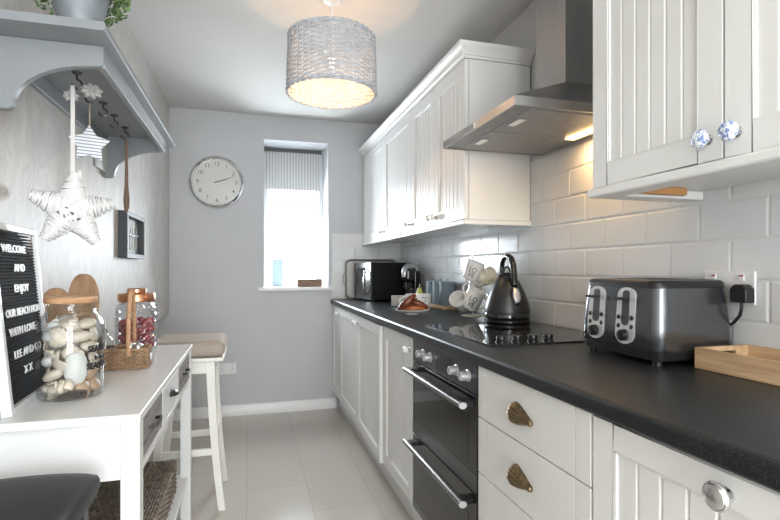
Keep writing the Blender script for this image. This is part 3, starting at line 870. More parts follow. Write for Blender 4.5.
fx = Vector((math.cos(camaz), math.sin(camaz), 0)); sx_ = Vector((-math.sin(camaz), math.cos(camaz), 0))
def put_shell(me, p, rot, solid=False):
    o = link('seashell', me, None, p, rot)
    tag(o, 'seashell in the pile that fills the big glass jar', 'seashell', 'seashells in the big jar')
    if me.name.startswith('seashell') and me in (protos[0], protos[5]):
        s = o.modifiers.new('solid','SOLIDIFY'); s.thickness = .0018
    return o
layers = [(.032,6,.046),(.066,6,.047),(.099,6,.047),(.132,6,.047),(.164,6,.046),(.196,5,.036)]
kk = 0
big = egg_shell(.046, M['shell_c'], (.60,.34,1.0))
o = put_shell(big, (JX+fx.x*.050+sx_.x*.010, JY+fx.y*.050+sx_.y*.010, TT+.082), (0,0,camaz+R(90)))
for li, (z, n_, rr_) in enumerate(layers):
    for i in range(n_):
        a = camaz + 2*PI*i/n_ + (0 if li % 2 else PI/n_) + rnd.uniform(-.12,.12)
        if li in (0,1,2) and abs(((a-camaz+PI) % (2*PI))-PI-.15) < .42 : continue
        p = (JX+rr_*math.cos(a), JY+rr_*math.sin(a), TT+z+rnd.uniform(-.003,.003))
        me = protos[[0,4,2,5,3,1,0,2,6,5,1,5][kk % 12]]; kk += 1
        if me in (protos[0], protos[5]): rot = (R(rnd.uniform(72,98)), R(rnd.uniform(-180,180)), a+R(90)+rnd.uniform(-.3,.3))
        else: rot = (R(rnd.uniform(-28,28)), R(rnd.uniform(-25,25)), a+R(90)+rnd.uniform(-.3,.3))
        put_shell(me, p, rot)
    if z < .2: put_shell(protos[(li*2+1) % 3+1], (JX, JY, TT+z+.004), (rnd.uniform(-.4,.4), rnd.uniform(-.4,.4), rnd.uniform(0,3)))
# two foreground feature shells low in the jar
p = (JX+fx.x*.055-sx_.x*.022, JY+fx.y*.055-sx_.y*.022, TT+.042); put_shell(protos[3], p, (R(60),0,camaz))

# heart-shaped chopping board leaning on the wall behind the jar
def heart_poly(s, n=48):
    pts = []
    for i in range(n):
        a = 2*PI*i/n
        pts.append((s*16*math.sin(a)**3/16, s*(13*math.cos(a)-5*math.cos(2*a)-2*math.cos(3*a)-math.cos(4*a))/16))
    return pts
hp = heart_poly(.128)
ca, sa = math.cos(R(14)), math.sin(R(14))
hp = [(x*ca-y*sa, (x*sa+y*ca)*1.34) for x,y in hp]; zmin = min(y for x,y in hp)
f = MB(); f.prism([(x, y-zmin) for x,y in hp], 0, .016, 'x')
solo('chopping_board', f, M['board'], 'heart-shaped wooden board leaning on the wall behind the shell jar', 'chopping board', (-.533, 1.760, TT+.001), (0, R(-1.5), R(-20)), bevel=.003)

# ---- diamond pattern jar with copper lid
t = thing('glass_jar', 'diamond-patterned glass jar with a copper lid behind the small basket', 'jar', (-.436, 2.20, TT+.0008))
r2 = .078
f = MB(); f.lathe([(0,.003),(.062,.001),(.072,.006),(r2,.020),(r2,.175),(.072,.195),(.062,.204),(.060,.215),(.057,.215),(.059,.203),(.069,.192),(r2-.004,.173),(r2-.004,.022),(.066,.012),(0,.012)], 56)
part('glass_body', f, M['glass_cut'], t, smooth=60)
f = MB(); f.lathe([(0,.210),(.066,.208),(.069,.212),(.069,.236),(.066,.241),(.040,.243),(.036,.246),(.035,.258),(.030,.262),(0,.263)], 48); part('lid', f, M['copper'], t, label='copper screw lid with raised centre')
me = egg_shell(.024, M['red'], (1,.8,.7)); me.name = 'red_sweet'
for li, z in enumerate((.032,.064,.096,.126)):
    for i in range(6):
        a = 2*PI*i/6+li*.5
        o = link('red_sweet', me, None, (-.436+.046*math.cos(a), 2.20+.046*math.sin(a), TT+z+rnd.uniform(-.003,.003)), (rnd.uniform(-.6,.6), rnd.uniform(-.6,.6), a))
        tag(o, 'dark red rounded piece inside the diamond-patterned jar', 'sweet', 'red pieces in the copper-lidded jar')

# ---- small carrying basket with bottle and shakers
BX, BY = -.428, 1.892
t = thing('carrying_basket', 'small brown wicker basket with tall hoop handle and white heart on the table', 'basket', (BX, BY, TT+.001), rz=R(2))
woven_box(t, .092, .052, .066, 10, .0028, M['wicker'], rc=.018, stakes=44, seg=176)
f = MB(); pts = []
for i in range(31):
    a = PI*i/30; pts.append((.036, -.056*math.cos(a), .045+.222*math.sin(a)**.85))
f.tube(pts, .0068, 8, flat=.55); pts2 = [(p[0]+.0, p[1], p[2]) for p in pts]
part('hoop_handle', f, M['cane'], t, smooth=60)
f = MB(); f.prism([(y, z+.036) for y, z in heart_poly(.014, 24)], .0955, .0995, 'x'); part('heart_charm', f, M['white_trim'], t)
cr, sr = math.cos(R(2)), math.sin(R(2))
def bl(x, y): return (BX+x*cr-y*sr, BY+x*sr+y*cr, TT+.0065)
t = thing('oil_bottle', 'clear glass oil bottle with metal pourer in the small basket', 'bottle', bl(-.045, .0))
f = MB(); f.lathe([(0,.001),(.024,.001),(.026,.005),(.026,.085),(.022,.098),(.010,.108),(.0095,.125),(.008,.125),(.008,.108),(.020,.096),(.0245,.084),(.0245,.006),(0,.005)], 28); part('glass_body', f, M['glass'], t, smooth=60)
f = MB(); f.lathe([(0,.118),(.0085,.118),(.011,.126),(.006,.130),(0,.131)], 16); f.tube([(0,0,.128),(.0,0,.150),(-.004,-.003,.166)], .0028, 8); part('pourer', f, M['chrome'], t)
for k, (x, y) in enumerate(((.030,.016),(.058,-.010))):
    t = thing('condiment_shaker', ('glass shaker with a chrome top in the small basket, the left one', 'glass shaker with a chrome top in the small basket, the one by the heart')[k], 'shaker', bl(x, y), group='shakers in the basket')
    f = MB(); f.lathe([(0,.001),(.017,.001),(.018,.004),(.015,.055),(.013,.055),(.016,.005),(0,.004)], 20); part('glass_body', f, M['glass'], t, smooth=60)
    f = MB(); f.lathe([(.0165,.052),(.0165,.066),(.013,.074),(.006,.079),(0,.080)], 20); part('cap', f, M['chrome'], t)
    f = MB(); f.lathe([(0,.005),(.0145,.005),(.0135,.035),(0,.035)], 16); part('contents', f, M['ceramic' if k else 'pottery'], t)

# ================================================================== STOOLS
def saber(f, x0, y0, x1, y1, ztop, w):
    """leg from (x0,y0,ztop) to foot (x1,y1,0), staying upright then kicking out"""
    n = 9; prev = None
    secs = []
    for i in range(n):
        s = i/(n-1); k = .35*s + .65*s**2.2
        x = x0+(x1-x0)*k; y = y0+(y1-y0)*k; ww = w*(1-.22*s)
        secs.append([(x-ww/2,y-ww/2,ztop*(1-s)),(x+ww/2,y-ww/2,ztop*(1-s)),(x+ww/2,y+ww/2,ztop*(1-s)),(x-ww/2,y+ww/2,ztop*(1-s))])
    for a, b_ in zip(secs[:-1], secs[1:]): f.add(a+b_, [(i, (i+1) % 4, 4+(i+1) % 4, 4+i) for i in range(4)])
    f.add(secs[0], [(0,1,2,3)]); f.add(secs[-1], [(3,2,1,0)])
t = thing('bar_stool', 'cream white bar stool with a taupe seat cushion beyond the table', 'stool', (-.285, 2.685, 0))
sw, sd, sz = .115, .135, .735
legs = [(-1,-1),(1,-1),(1,1),(-1,1)]
for (sx, sy) in legs:
    f = MB(); saber(f, sx*(sw-.01), sy*sd, sx*(sw+.045), sy*(sd+.035), sz-.02, .040); part('leg', f, M['stool_white'], t, bevel=.002, smooth=50)
f = MB(); f.box(-sw+.005,sw-.005,-sd-.012,-sd+.008,.655,sz-.02); f.box(-sw+.005,sw-.005,sd-.008,sd+.012,.655,sz-.02)
f.box(-sw-.008,-sw+.012,-sd+.01,sd-.01,.655,sz-.02); f.box(sw-.012,sw+.008,-sd+.01,sd-.01,.655,sz-.02); part('seat_rail', f, M['stool_white'], t, bevel=.001, seg=1)
f = MB(); f.box(-.168,.168,-.18,.18,sz-.02,sz); part('seat', f, M['stool_white'], t, bevel=.006)
k_ = .35*.62+.65*.62**2.2
for sy in (-1, 1):
    f = MB(); y = sy*(sd+.035*k_); f.box(-sw-.008,sw+.008,y-.009,y+.009,.262,.294); part('stretcher', f, M['stool_white'], t, bevel=.002)
for sx in (-1, 1):
    f = MB(); x = sx*(sw-.01+.055*k_); f.box(x-.009,x+.009,-sd,sd,.335,.362); part('stretcher', f, M['stool_white'], t, bevel=.002)
f = MB(); f.box(-.172,.172,-.185,.185,.002,.078)
c = solo('seat_cushion', f, M['cushion'], 'taupe fabric cushion with piping lying on the cream stool', 'cushion', (-.285, 2.685, sz), bevel=.032, seg=6)
ev, tot = rrect(.168,.181,.03)
for z in (.018,.062):
    g = MB(); g.tube([(*ev(i/80)[0], z) for i in range(80)], .0035, 6, closed=True); part('piping', g, M['cushion'], c)

# black stool close to camera, bottom left
t = thing('bar_stool', 'black leather bar stool seat at the near end of the table', 'stool', (-.446, 1.030, 0))
f = MB(); hx, hy, zt = .132, .165, .724
def seat_top(u, v):
    # rounded pad, domed
    x = (u-.5)*2; y = (v-.5)*2
    return (x*hx, y*hy, zt+.012*(1-x*x)*(1-.3*y*y)-.004*abs(x)**8-.003*abs(y)**8)
f.grid(seat_top, 15, 15)
rows = []
ring_t = [(-1+2*i/14, -1) for i in range(15)]+[(1, -1+2*i/14) for i in range(1,15)]+[(1-2*i/14, 1) for i in range(1,15)]+[(-1, 1-2*i/14) for i in range(1,14)]
def ringp(x, y, dz, s): return (x*hx*s, y*hy*s, zt+.012*(1-x*x)*(1-.3*y*y)-.004*abs(x)**8-.003*abs(y)**8+dz)
a_ = [ringp(x,y,0,1) for x,y in ring_t]; b_ = [ringp(x,y,-.010,1.03) for x,y in ring_t]; c_ = [(x*hx*1.035, y*hy*1.035, zt-.030) for x,y in ring_t]; d_ = [(x*hx*.98,y*hy*.98,zt-.055) for x,y in ring_t]
for p, q in ((a_,b_),(b_,c_),(c_,d_)): f.strip(p+[p[0]], q+[q[0]])
f.add([(-hx*.98,-hy*.98,zt-.055),(hx*.98,-hy*.98,zt-.055),(hx*.98,hy*.98,zt-.055),(-hx*.98,hy*.98,zt-.055)], [(0,1,2,3)])
part('seat', f, M['leather'], t, smooth=60)
for (sx, sy) in legs:
    f = MB(); saber(f, sx*(hx-.03), sy*(hy-.03), sx*(hx-.005), sy*(hy-.005), zt-.055, .034); part('leg', f, M['black_plastic'], t, bevel=.002)
for sy in (-1, 1):
    f = MB(); f.box(-hx+.02,hx-.02,sy*(hy-.02)-.009,sy*(hy-.02)+.009,.25,.275); part('stretcher', f, M['black_plastic'], t)

# ================================================================== HANGING SHELF
SY0, SY1, SZ = 1.300, 2.470, 1.72
t = thing('wall_shelf', 'grey painted wall shelf with curved brackets and a row of hooks', 'shelf', (XL, SY0, 0))
SD = .262
f = MB(); f.prism([(.0,SZ),(SD-.006,SZ),(SD,SZ+.004),(SD,SZ+.018),(SD-.003,SZ+.022),(0,SZ+.022)], 0, SY1-SY0, 'y'); part('shelf_board', f, M['shelf_grey'], t, bevel=.001, seg=1)
f = MB()
f.box(0,.014,.105,SY1-SY0-.13,SZ-.048,SZ); f.box(.216,.234,.105,SY1-SY0-.13,SZ-.048,SZ)
part('rail', f, M['shelf_grey'], t, bevel=.002)
def bracket_poly():
    d, h = .236, .175
    p = [(0,SZ),(d,SZ),(d,SZ-.046),(d-.008,SZ-.052)]
    x0, z0 = d-.012, SZ-.053; x1, z1 = .040, SZ-h+.010
    for i in range(1, 17):
        a = PI/2*i/16; p.append((x0-(x0-x1)*math.sin(a), z0-(z0-z1)*(1-math.cos(a))))
    p += [(x1-.006, SZ-h+.002), (x1-.010, SZ-h), (0, SZ-h)]
    return p
for y in (.091, SY1-SY0-.145):
    f = MB(); f.prism(bracket_poly(), y, y+.022, 'y'); part('bracket', f, M['shelf_grey'], t, bevel=.0025, seg=2)
hooksY = [1.721, 1.864, 2.006, 2.165]; HX = .115
hy_all = [1.60]+hooksY
for y in hy_all:
    f = MB(); yy = y-SY0
    f.lathe([(0,SZ),(.014,SZ),(.012,SZ-.004),(.004,SZ-.007),(0,SZ-.007)], 16, Matrix.Translation((HX,yy,0)))
    pts = [(HX,yy,SZ-.004),(HX,yy,SZ-.02)]
    for i in range(11): a = R(90-27*i); pts.append((HX+.013*math.cos(a)*1.0, yy, SZ-.033+.013*math.sin(a)))
    f.tube(pts, .0028, 8); part('hook', f, M['iron'], t)
def hookpos(y): return (XL+HX, y, SZ-.046)

# galvanised planter on the shelf
PX, PY, PZ = -.414, 1.425, SZ+.0225
t = thing('potted_plant', 'galvanised grey pot of small green foliage on the wall shelf', 'plant', (PX, PY, PZ))
f = MB(); f.lathe([(0,.001),(.040,.001),(.044,.02),(.057,.075),(.072,.135),(.075,.138),(.072,.139),(.055,.075),(.042,.02),(0,.006)], 40); part('pot', f, M['galv'], t)
f = MB(); f.lathe([(0,.122),(.072,.122)], 24); part('soil', f, M['pottery'], t)
f = MB(); rl = random.Random(3)
for i in range(3400):
    a = rl.uniform(0,2*PI); el = rl.uniform(-1.0,1.25); rad = .112*rl.uniform(.6,1)
    cxp = rad*math.cos(a)*math.cos(el)*1.05; cyp = rad*math.sin(a)*math.cos(el)*1.05; czp = .140+rad*math.sin(el)*.95
    rr_ = math.hypot(cxp, cyp)
    if rr_ < .084 and czp < .135: continue
    if cxp < -.148 or czp < .004: continue
    # droopers leave the camera-facing middle of the pot clear
    if czp < .125 and abs(((a - math.atan2(-PY,-PX)) + PI) % (2*PI) - PI) < .85: continue
    s = rl.uniform(.006,.011); d = Vector((rl.uniform(-1,1), rl.uniform(-1,1), rl.uniform(-.3,1))).normalized(); q = d.orthogonal().normalized(); c_ = Vector((cxp,cyp,czp)); up = d.cross(q)
    f.add([c_-q*s, c_+up*s*.55+d*s*.2, c_+q*s, c_-up*s*.55+d*s*.2], [(0,1,2),(0,2,3)])
for i in range(40):
    a = rl.uniform(0,2*PI); f.tube([(0,0,.108),(.05*math.cos(a),.05*math.sin(a),.14),(.1*math.cos(a),.1*math.sin(a),.13+rl.uniform(-.02,.06))], .0012, 4)
part('foliage', f, M['leaf'], t, smooth=0)
f = MB()
f.sphere((-.062,-.028,.020), .010, 10, 8)
f.sphere((-.066,-.010,.022), .008, 10, 8)
solo('red_berries', f, M['red'], 'little red berries at the left foot of the grey plant pot', 'decoration', (PX, PY, PZ-.008))

# big white wicker star
SX, SY_, SZS = -.472, 1.60, 1.322
az = math.atan2(-SY_, -SX)       # direction to the camera
t = thing('wicker_star', 'large white woven willow star hanging from a ribbon under the shelf', 'star ornament', (SX+.003, SY_-.045, SZS), rz=az+R(90))
# local frame: x = right seen from camera, z up, -y towards camera
def star_pts(Ro, Ri, rot=0):
    return [((Ro if i % 2 == 0 else Ri)*math.sin(PI*i/5+rot), (Ro if i % 2 == 0 else Ri)*math.cos(PI*i/5+rot)) for i in range(10)]
f = MB(); Ro, Ri = .106, .045; rs = random.Random(5)
tilt = R(3)
for k in range(5):
    a = 2*PI*k/5+tilt; dr = Vector((math.sin(a),0,math.cos(a))); pr = Vector((math.cos(a),0,-math.sin(a)))
    for j in range(18):
        s = .034+(Ro-.038)*j/17
        w = .032*(1-(s-.03)/(Ro-.020))+.0065; dep = .017*(1-(s-.03)/(Ro))+.006
        sk = rs.uniform(-.003,.003); pts = []
        for i in range(14):
            b_ = 2*PI*i/14
            pts.append(dr*(s+sk*math.cos(b_)) + pr*(w*math.cos(b_)) + Vector((0,dep*math.sin(b_),0)))
        f.tube(pts, .0028, 6, closed=True, flat=.8)
    # core sticks
    for q in (-1,1):
        f.tube([dr*.02+pr*(q*.030), dr*(Ro-.004)+pr*(q*.004)], .003, 6)
for j in range(46):
    a = rs.uniform(0,2*PI); off = rs.uniform(-.034,.034); d = Vector((math.cos(a),0,math.sin(a))); p = Vector((-math.sin(a),0,math.cos(a)))
    L_ = rs.uniform(.036,.052); pts = []
    sd = -1 if j % 3 else 1
    for i in range(9):
        s = -1+2*i/8; pts.append(d*(s*L_)+p*off+Vector((0, sd*(.024*(1-s*s)**.5*(1-abs(off)*8)+rs.uniform(.001,.003)+.002),0)))
    f.tube(pts, .0036, 6)
part('woven_body', f, M['white_wicker'], t, smooth=60)
f = MB()
top = Vector((0,.0,Ro-.004))
f.box(-.0050,.0050,-.0012,.0012,Ro-.010,SZ-SZS-.052); part('ribbon', f, M['ribbon'], t)
f = MB(); f.sphere((.016,-.006,Ro-.012), .013, 14, 10, sc=(.55,.25,1.5)); part('glass_drop', f, M['plaque'], t, label='pale green glass drop')
# fabric flowers at the hook
t2 = thing('fabric_flower', 'grey fabric flower tied where the ribbon of the big star hangs', 'flower ornament', (SX+.018, SY_-.02, SZ-.058), rz=az+R(90))
f = MB()
for (cx_, cz_, sc_) in ((.024,.004,1.0),(-.026,-.020,.75)):
    for k in range(8):
        a = 2*PI*k/8+.2; d = Vector((math.cos(a), 0, .8*math.sin(a)))
        c0 = Vector((cx_, -.004, cz_))
        f.tube([c0+d*.003, c0+d*(.010*sc_)+Vector((0,-.004,0)), c0+d*(.019*sc_)+Vector((0,-.002,0)), c0+d*(.026*sc_)+Vector((0,.004,0))], [.002, .0052*sc_, .0074*sc_, .0035*sc_], 8)
    f.sphere((cx_, -.008, cz_), .006*sc_, 10, 8)
part('petals', f, M['flower'], t2)

# striped star
p = hookpos(hooksY[0])
t = thing('striped_star', 'small blue and white striped star hanging from a string', 'star ornament', (p[0]-.002, p[1], SZ-.175), rz=math.atan2(-p[1],-p[0])+R(90+4))
f = MB(); sp = star_pts(.060,.034); f.prism([(x,z) for x,z in sp], -.005, .005, 'y'); part('star_body', f, M['star_stripe'], t, bevel=.003, smooth=50)
f = MB(); f.tube([(0,0,.056),(0,0,.130)], .0013, 6); f.tube([(0.002,0,.056),(.002,0,.130)], .0013, 6); part('hanging_string', f, M['string'], t)

# brown wooden drop on the last hook
p = hookpos(hooksY[3])
t = thing('wooden_spoon', 'thin brown wooden paddle hanging from a hook under the shelf', 'spoon', (p[0]+.006, p[1], SZ-.045), rz=math.atan2(-p[1],-p[0])+R(90))
f = MB(); f.tube([(0,0,-.004),(0,0,-.02),(.0,.0,-.115),(0,0,-.19),(0,0,-.235),(0,0,-.268),(-.001,0,-.298)], [.004,.0045,.0055,.007,.011,.010,.003], 10, flat=.5); part('paddle', f, M['drift'], t, smooth=60)
f = MB(); f.tube([(0,0,-.006),(0.002,0,.008)], .0014, 6); part('cord_loop', f, M['string'], t)

# pale plaque on the wall below the shelf
f = MB(); f.box(0,.012,0,.135,0,.132)
solo('wall_plaque', f, M['plaque'], 'pale rectangular plate on the papered wall behind the striped star', 'plaque', (XL+.0005, 2.20, 1.565), bevel=.003)

# charcoal box frame
t = thing('picture_frame', 'charcoal box frame with a pale print on the papered left wall', 'picture', (XL+.0005, 2.56, 1.213))
fl, fh, fd, w = .40, .222, .04, .022
f = MB(); f.box(0,fd,0,w,0,fh); f.box(0,fd,fl-w,fl,0,fh); f.box(0,fd,w,fl-w,0,w); f.box(0,fd,w,fl-w,fh-w,fh); part('frame', f, M['frame_dark'], t, bevel=.001, seg=1)
f = MB(); f.box(.002,.006,w,fl-w,w,fh-w); part('print', f, M['sepia'], t)
f = MB()
for k in range(7): f.tube([(.0075,.05+k*.05,.045),(.0085,.055+k*.05,.10),(.0075,.05+k*.05+.01,.16)], .002, 5)
f.tube([(.010,.03,.118),(.014,.12,.124),(.012,.22,.116),(.014,.37,.124)], .0035, 6)
part('rope_motif', f, M['silver'], t)
# small bracket under the edge of the papered wall
f = MB(); f.box(0,.035,0,.03,0,.035); f.box(0,.05,.008,.022,.035,.05)
solo('wall_bracket', f, M['white_trim'], 'tiny white bracket below the edge of the papered wall', 'bracket', (XL-.05, 3.35, .765))

# ================================================================== PENDANT LAMP
LX, LY, LT, LB = .365, 2.245, 2.210, 1.962
t = thing('pendant_lamp', 'grey woven willow drum pendant lamp hanging from the ceiling', 'lamp', (LX, LY, LB))
H = LT-LB
f = MB()
rws = 26
def PC(tt, v): a = 2*PI*tt; r_ = .200-.008*v; return (r_*math.cos(a), r_*math.sin(a))
def NC(tt): a = 2*PI*tt; return (math.cos(a), math.sin(a))
strands(f, PC, NC, 1, rws, .006, (H-.012)/(rws-1), .0043, 36, .0050, 180, n=6, zj=.0012)
for k in range(36):
    a = 2*PI*(k+.0)/36
    f.tube([(.200*math.cos(a),.200*math.sin(a),0),(.192*math.cos(a),.192*math.sin(a),H)], .004, 6)
part('woven_shade', f, M['lampshade'], t, smooth=60)
for z, r_, nm in ((.001,.200,'bottom_rim'),(H-.001,.192,'top_rim')):
    f = MB()
    for ph in (0, PI):
        f.tube([((r_+.005*math.cos(18*2*PI*i/180+ph))*math.cos(2*PI*i/180), (r_+.005*math.cos(18*2*PI*i/180+ph))*math.sin(2*PI*i/180), z+.005*math.sin(18*2*PI*i/180+ph)) for i in range(180)], .0052, 6, closed=True)
    part(nm, f, M['lampshade'], t, smooth=60)
f = MB()
for k in range(3):
    a = 2*PI*k/3+.4; f.tube([(.022*math.cos(a),.022*math.sin(a),.195),(.190*math.cos(a),.190*math.sin(a),H-.008)], .0022, 6)
part('spider_frame', f, M['white_trim'], t)
f = MB(); f.lathe([(0,.245),(.012,.24),(.018,.225),(.020,.19),(.018,.165),(0,.165)], 20); part('lamp_holder', f, M['white_trim'], t)
f = MB(); f.lathe([(.013,.166),(.016,.15),(.026,.130),(.030,.11),(.026,.09),(.013,.078),(0,.075)], 24); bb = part('light_bulb', f, M['glass'], t)
f = MB(); f.tube([(-.006,0,.150),(-.006,0,.118),(-.003,0,.112),(.003,0,.112),(.006,0,.118),(.006,0,.150)], .0022, 6); f.sphere((0,0,.112), .008, 10, 8); part('filament', f, M['bulb'], bb)
f = MB(); f.tube([(0,0,.24),(0,0,HC-LB-.02)], .0032, 8); part('cable', f, M['white_trim'], t)
f = MB(); f.lathe([(0,HC-LB-.028),(.012,HC-LB-.028),(.040,HC-LB-.018),(.044,HC-LB-.0005),(0,HC-LB-.0005)], 32); part('ceiling_rose', f, M['white_trim'], t)

# ================================================================== WORKTOP THINGS
# toaster
t = thing('toaster', 'graphite grey four-slice toaster with chrome control panels on the worktop', 'toaster', (.987, 1.010, WT))
tx, ty, th = .262, .308, .222     # extents
def rr_ring(x0, x1, y0, y1, rc, z, n=8):
    out = []
    for (cx_, cy_, a0) in ((x1-rc,y1-rc,0),(x0+rc,y1-rc,90),(x0+rc,y0+rc,180),(x1-rc,y0+rc,270)):
        for i in range(n+1): a = R(a0+90*i/n); out.append((cx_+rc*math.cos(a), cy_+rc*math.sin(a), z))
    return out
def loft(rings, capb=True, capt=True):
    f = MB()
    for a, b_ in zip(rings[:-1], rings[1:]): f.strip(a+[a[0]], b_+[b_[0]])
    if capb: f.add(rings[0], [tuple(range(len(rings[0])))[::-1]])
    if capt: f.add(rings[-1], [tuple(range(len(rings[-1])))])
    return f
def inset(z, i, rc=.032): return rr_ring(i, tx-i, i, ty-i, rc, z)
part('base', loft([inset(.012,.010),inset(.016,.004),inset(.034,.001),inset(.036,.004)]), M['black_plastic'], t)
part('body', loft([inset(.036,.003),inset(.045,.0),inset(.10,.002),inset(.16,.007),inset(.200,.012)]), M['toaster'], t, smooth=50)
part('top_plate', loft([inset(.200,.010),inset(.212,.011),inset(.219,.015),inset(.222,.024)]), M['black_plastic'], t)
f = MB()
for k in range(4): y = .055+k*.058; f.box(.04,tx-.04,y,y+.024,.2222,.2226)
part('slots', f, M['ink'], t)
for (x, y) in ((.03,.03),(tx-.03,.03),(.03,ty-.03),(tx-.03,ty-.03)):
    f = MB(); f.cyl((x,y,0),(x,y,.013),.012,n=12); part('foot', f, M['black_plastic'], t)
for yc in (.112, .230):
    f = MB(); n = 20
    def pill(w, z0, z1, xo):
        out = []
        for i in range(n): a = PI+PI*i/(n-1); out.append((xo, yc+w*math.cos(a), z0+w*.8+w*.8*math.sin(a)))
        for i in range(n): a = PI*i/(n-1); out.append((xo, yc+w*.92*math.cos(a), z1-w*.6+w*.6*math.sin(a)))
        return out
    def slant(pts, d): return [(x+.002+(.010*max(0,(z-.05))/.15)+d, y, z) for x,y,z in pts]
    o0 = slant(pill(.036,.046,.200,0), .002); o1 = slant(pill(.036,.046,.200,0), -.005); 
    f.strip(o0+[o0[0]], o1+[o1[0]]); f.add(o1, [tuple(range(len(o1)))])
    cp = part('control_panel', f, M['panel'], t, label='polished chrome control panel')
    f = MB(); i0 = slant(pill(.0135,.096,.192,0), -.0054); i1 = slant(pill(.0135,.096,.192,0), -.0062); f.strip(i0+[i0[0]], i1+[i1[0]]); f.add(i1, [tuple(range(len(i1)))]); part('lever_slot', f, M['ink'], cp)
    f = MB(); f.box(-.024,.002,yc-.015,yc+.015,.166,.174); part('lever', f, M['black_plastic'], cp, bevel=.002)
    for (dy, z) in ((-.024,.118),(-.024,.094),(.024,.118),(.024,.094)):
        f = MB(); f.sphere((-.0005,yc+dy,z), .0065, 10, 8, sc=(.45,1,1)); part('button', f, M['black_plastic'], cp)
    f = MB(); f.lathe([(0,.0),(.0165,.0),(.0155,.012),(.013,.014),(0,.014)], 20, Matrix.Translation((-.002,yc,.070)) @ Matrix.Rotation(R(-90),4,'Y')); f.box(-.019,-.015,yc-.0025,yc+.0025,.058,.082); part('browning_dial', f, M['black_plastic'], cp)

# wall socket with plug
t = thing('wall_socket', 'white double plug socket on the tiles behind the toaster', 'socket', (XR-.008, 1.040, 1.110), rz=R(-90)); socket(t, .146, .088)
t = thing('power_plug', 'black plug with its cable in the tiled wall socket', 'plug', (XR-.0165, .988, 1.098), rz=R(-90))
f = MB(); f.prism([(-.023,-.026),(.023,-.026),(.023,.010),(.012,.022),(-.012,.022),(-.023,.010)], -.032, 0, 'y'); part('plug_body', f, M['black_plastic'], t, bevel=.004)
f = MB(); f.tube([(0,-.016,-.024),(0,-.018,-.045),(-.004,-.018,-.060),(-.022,-.014,-.078),(-.042,-.010,-.092),(-.052,-.008,-.13),(-.055,-.008,-.165),(-.06,-.03,-.184)], .0042, 8); part('cable', f, M['black_plastic'], t)

# wooden tray
t = thing('wooden_tray', 'pale wooden serving tray with cut-out handle on the worktop', 'tray', (1.083, .56, WT+.0005))
tw, tl, tht, tk = .175, .43, .052, .010
f = MB(); f.box(0,tk,0,tl,0,tht); f.box(tw-tk,tw,0,tl,0,tht)
part('side', f, M['tray_wood'], t, bevel=.001, seg=1)
for y in (0, tl-tk):
    f = MB(); a0, a1 = .045, tw-.05; 
    f.box(tk,a0,y,y+tk,0,tht); f.box(a1,tw-tk,y,y+tk,0,tht); f.box(a0,a1,y,y+tk,0,.020); f.box(a0,a1,y,y+tk,.040,tht)
    part('handle_end', f, M['tray_wood'], t)
f = MB(); f.box(tk,tw-tk,tk,tl-tk,0,.008); part('base', f, M['tray_wood'], t)

# kettle
KX, KY = 1.143, 2.040
t = thing('kettle', 'graphite pyramid kettle with looped black handle standing on the far corner of the hob', 'kettle', (KX, KY, WT+.0060), rz=R(-92))
f = MB(); f.lathe([(0,0),(.098,0),(.103,.004),(.103,.014),(.095,.020),(0,.020)], 48); part('power_base', f, M['black_plastic'], t)
f = MB(); f.lathe([(0,.021),(.100,.021),(.105,.026),(.105,.040),(.103,.044)], 48); part('lower_band', f, M['black_gloss'], t)
f = MB(); f.lathe([(.103,.044),(.104,.050),(.101,.070),(.094,.098),(.083,.128),(.070,.158),(.057,.183),(.046,.200),(.040,.207)], 48); part('body', f, M['kettle'], t, smooth=60)
f = MB(); f.lathe([(.040,.207),(.041,.212),(.036,.218),(.022,.226),(0,.229)], 32); ld = part('lid', f, M['copper'] if False else M['kettle'], t)
f = MB(); f.tube([(.0,.016*math.cos(R(a)),.228+.026*math.sin(R(a))) for a in range(0,181,15)], .0042, 8); part('lid_loop', f, M['black_plastic'], ld)
f = MB(); pts = [(-.040,0,.205),(-.052,0,.245),(-.047,0,.275),(-.025,0,.298),(.008,0,.305),(.040,0,.293),(.060,0,.262),(.066,0,.225),(.070,0,.196),(.076,0,.170)]
f.tube(pts, [.008,.0095,.010,.011,.0115,.0115,.0115,.0115,.012,.012], 12, flat=1.25); part('handle', f, M['black_gloss'], t, smooth=60)
f = MB(); Mx = Matrix.Translation((.0835,0,.130)) @ Matrix.Rotation(R(-22),4,'Y')
f.sphere((0,0,.0), .050, 20, 12, sc=(.20,.52,1.05), M=Mx); gs = part('gauge_surround', f, M['black_gloss'], t)
f = MB(); f.sphere((.0065,0,-.004), .034, 18, 12, sc=(.16,.50,1.05), M=Mx); part('water_gauge', f, M['silver'], gs)
f = MB(); f.add([(-.098,0,.135),(-.066,-.022,.150),(-.066,.022,.150),(-.050,-.016,.190),(-.050,.016,.190),(-.082,0,.188)], [(0,1,2),(0,1,3,5),(0,2,4,5),(5,3,4)]); part('spout', f, M['kettle'], t)

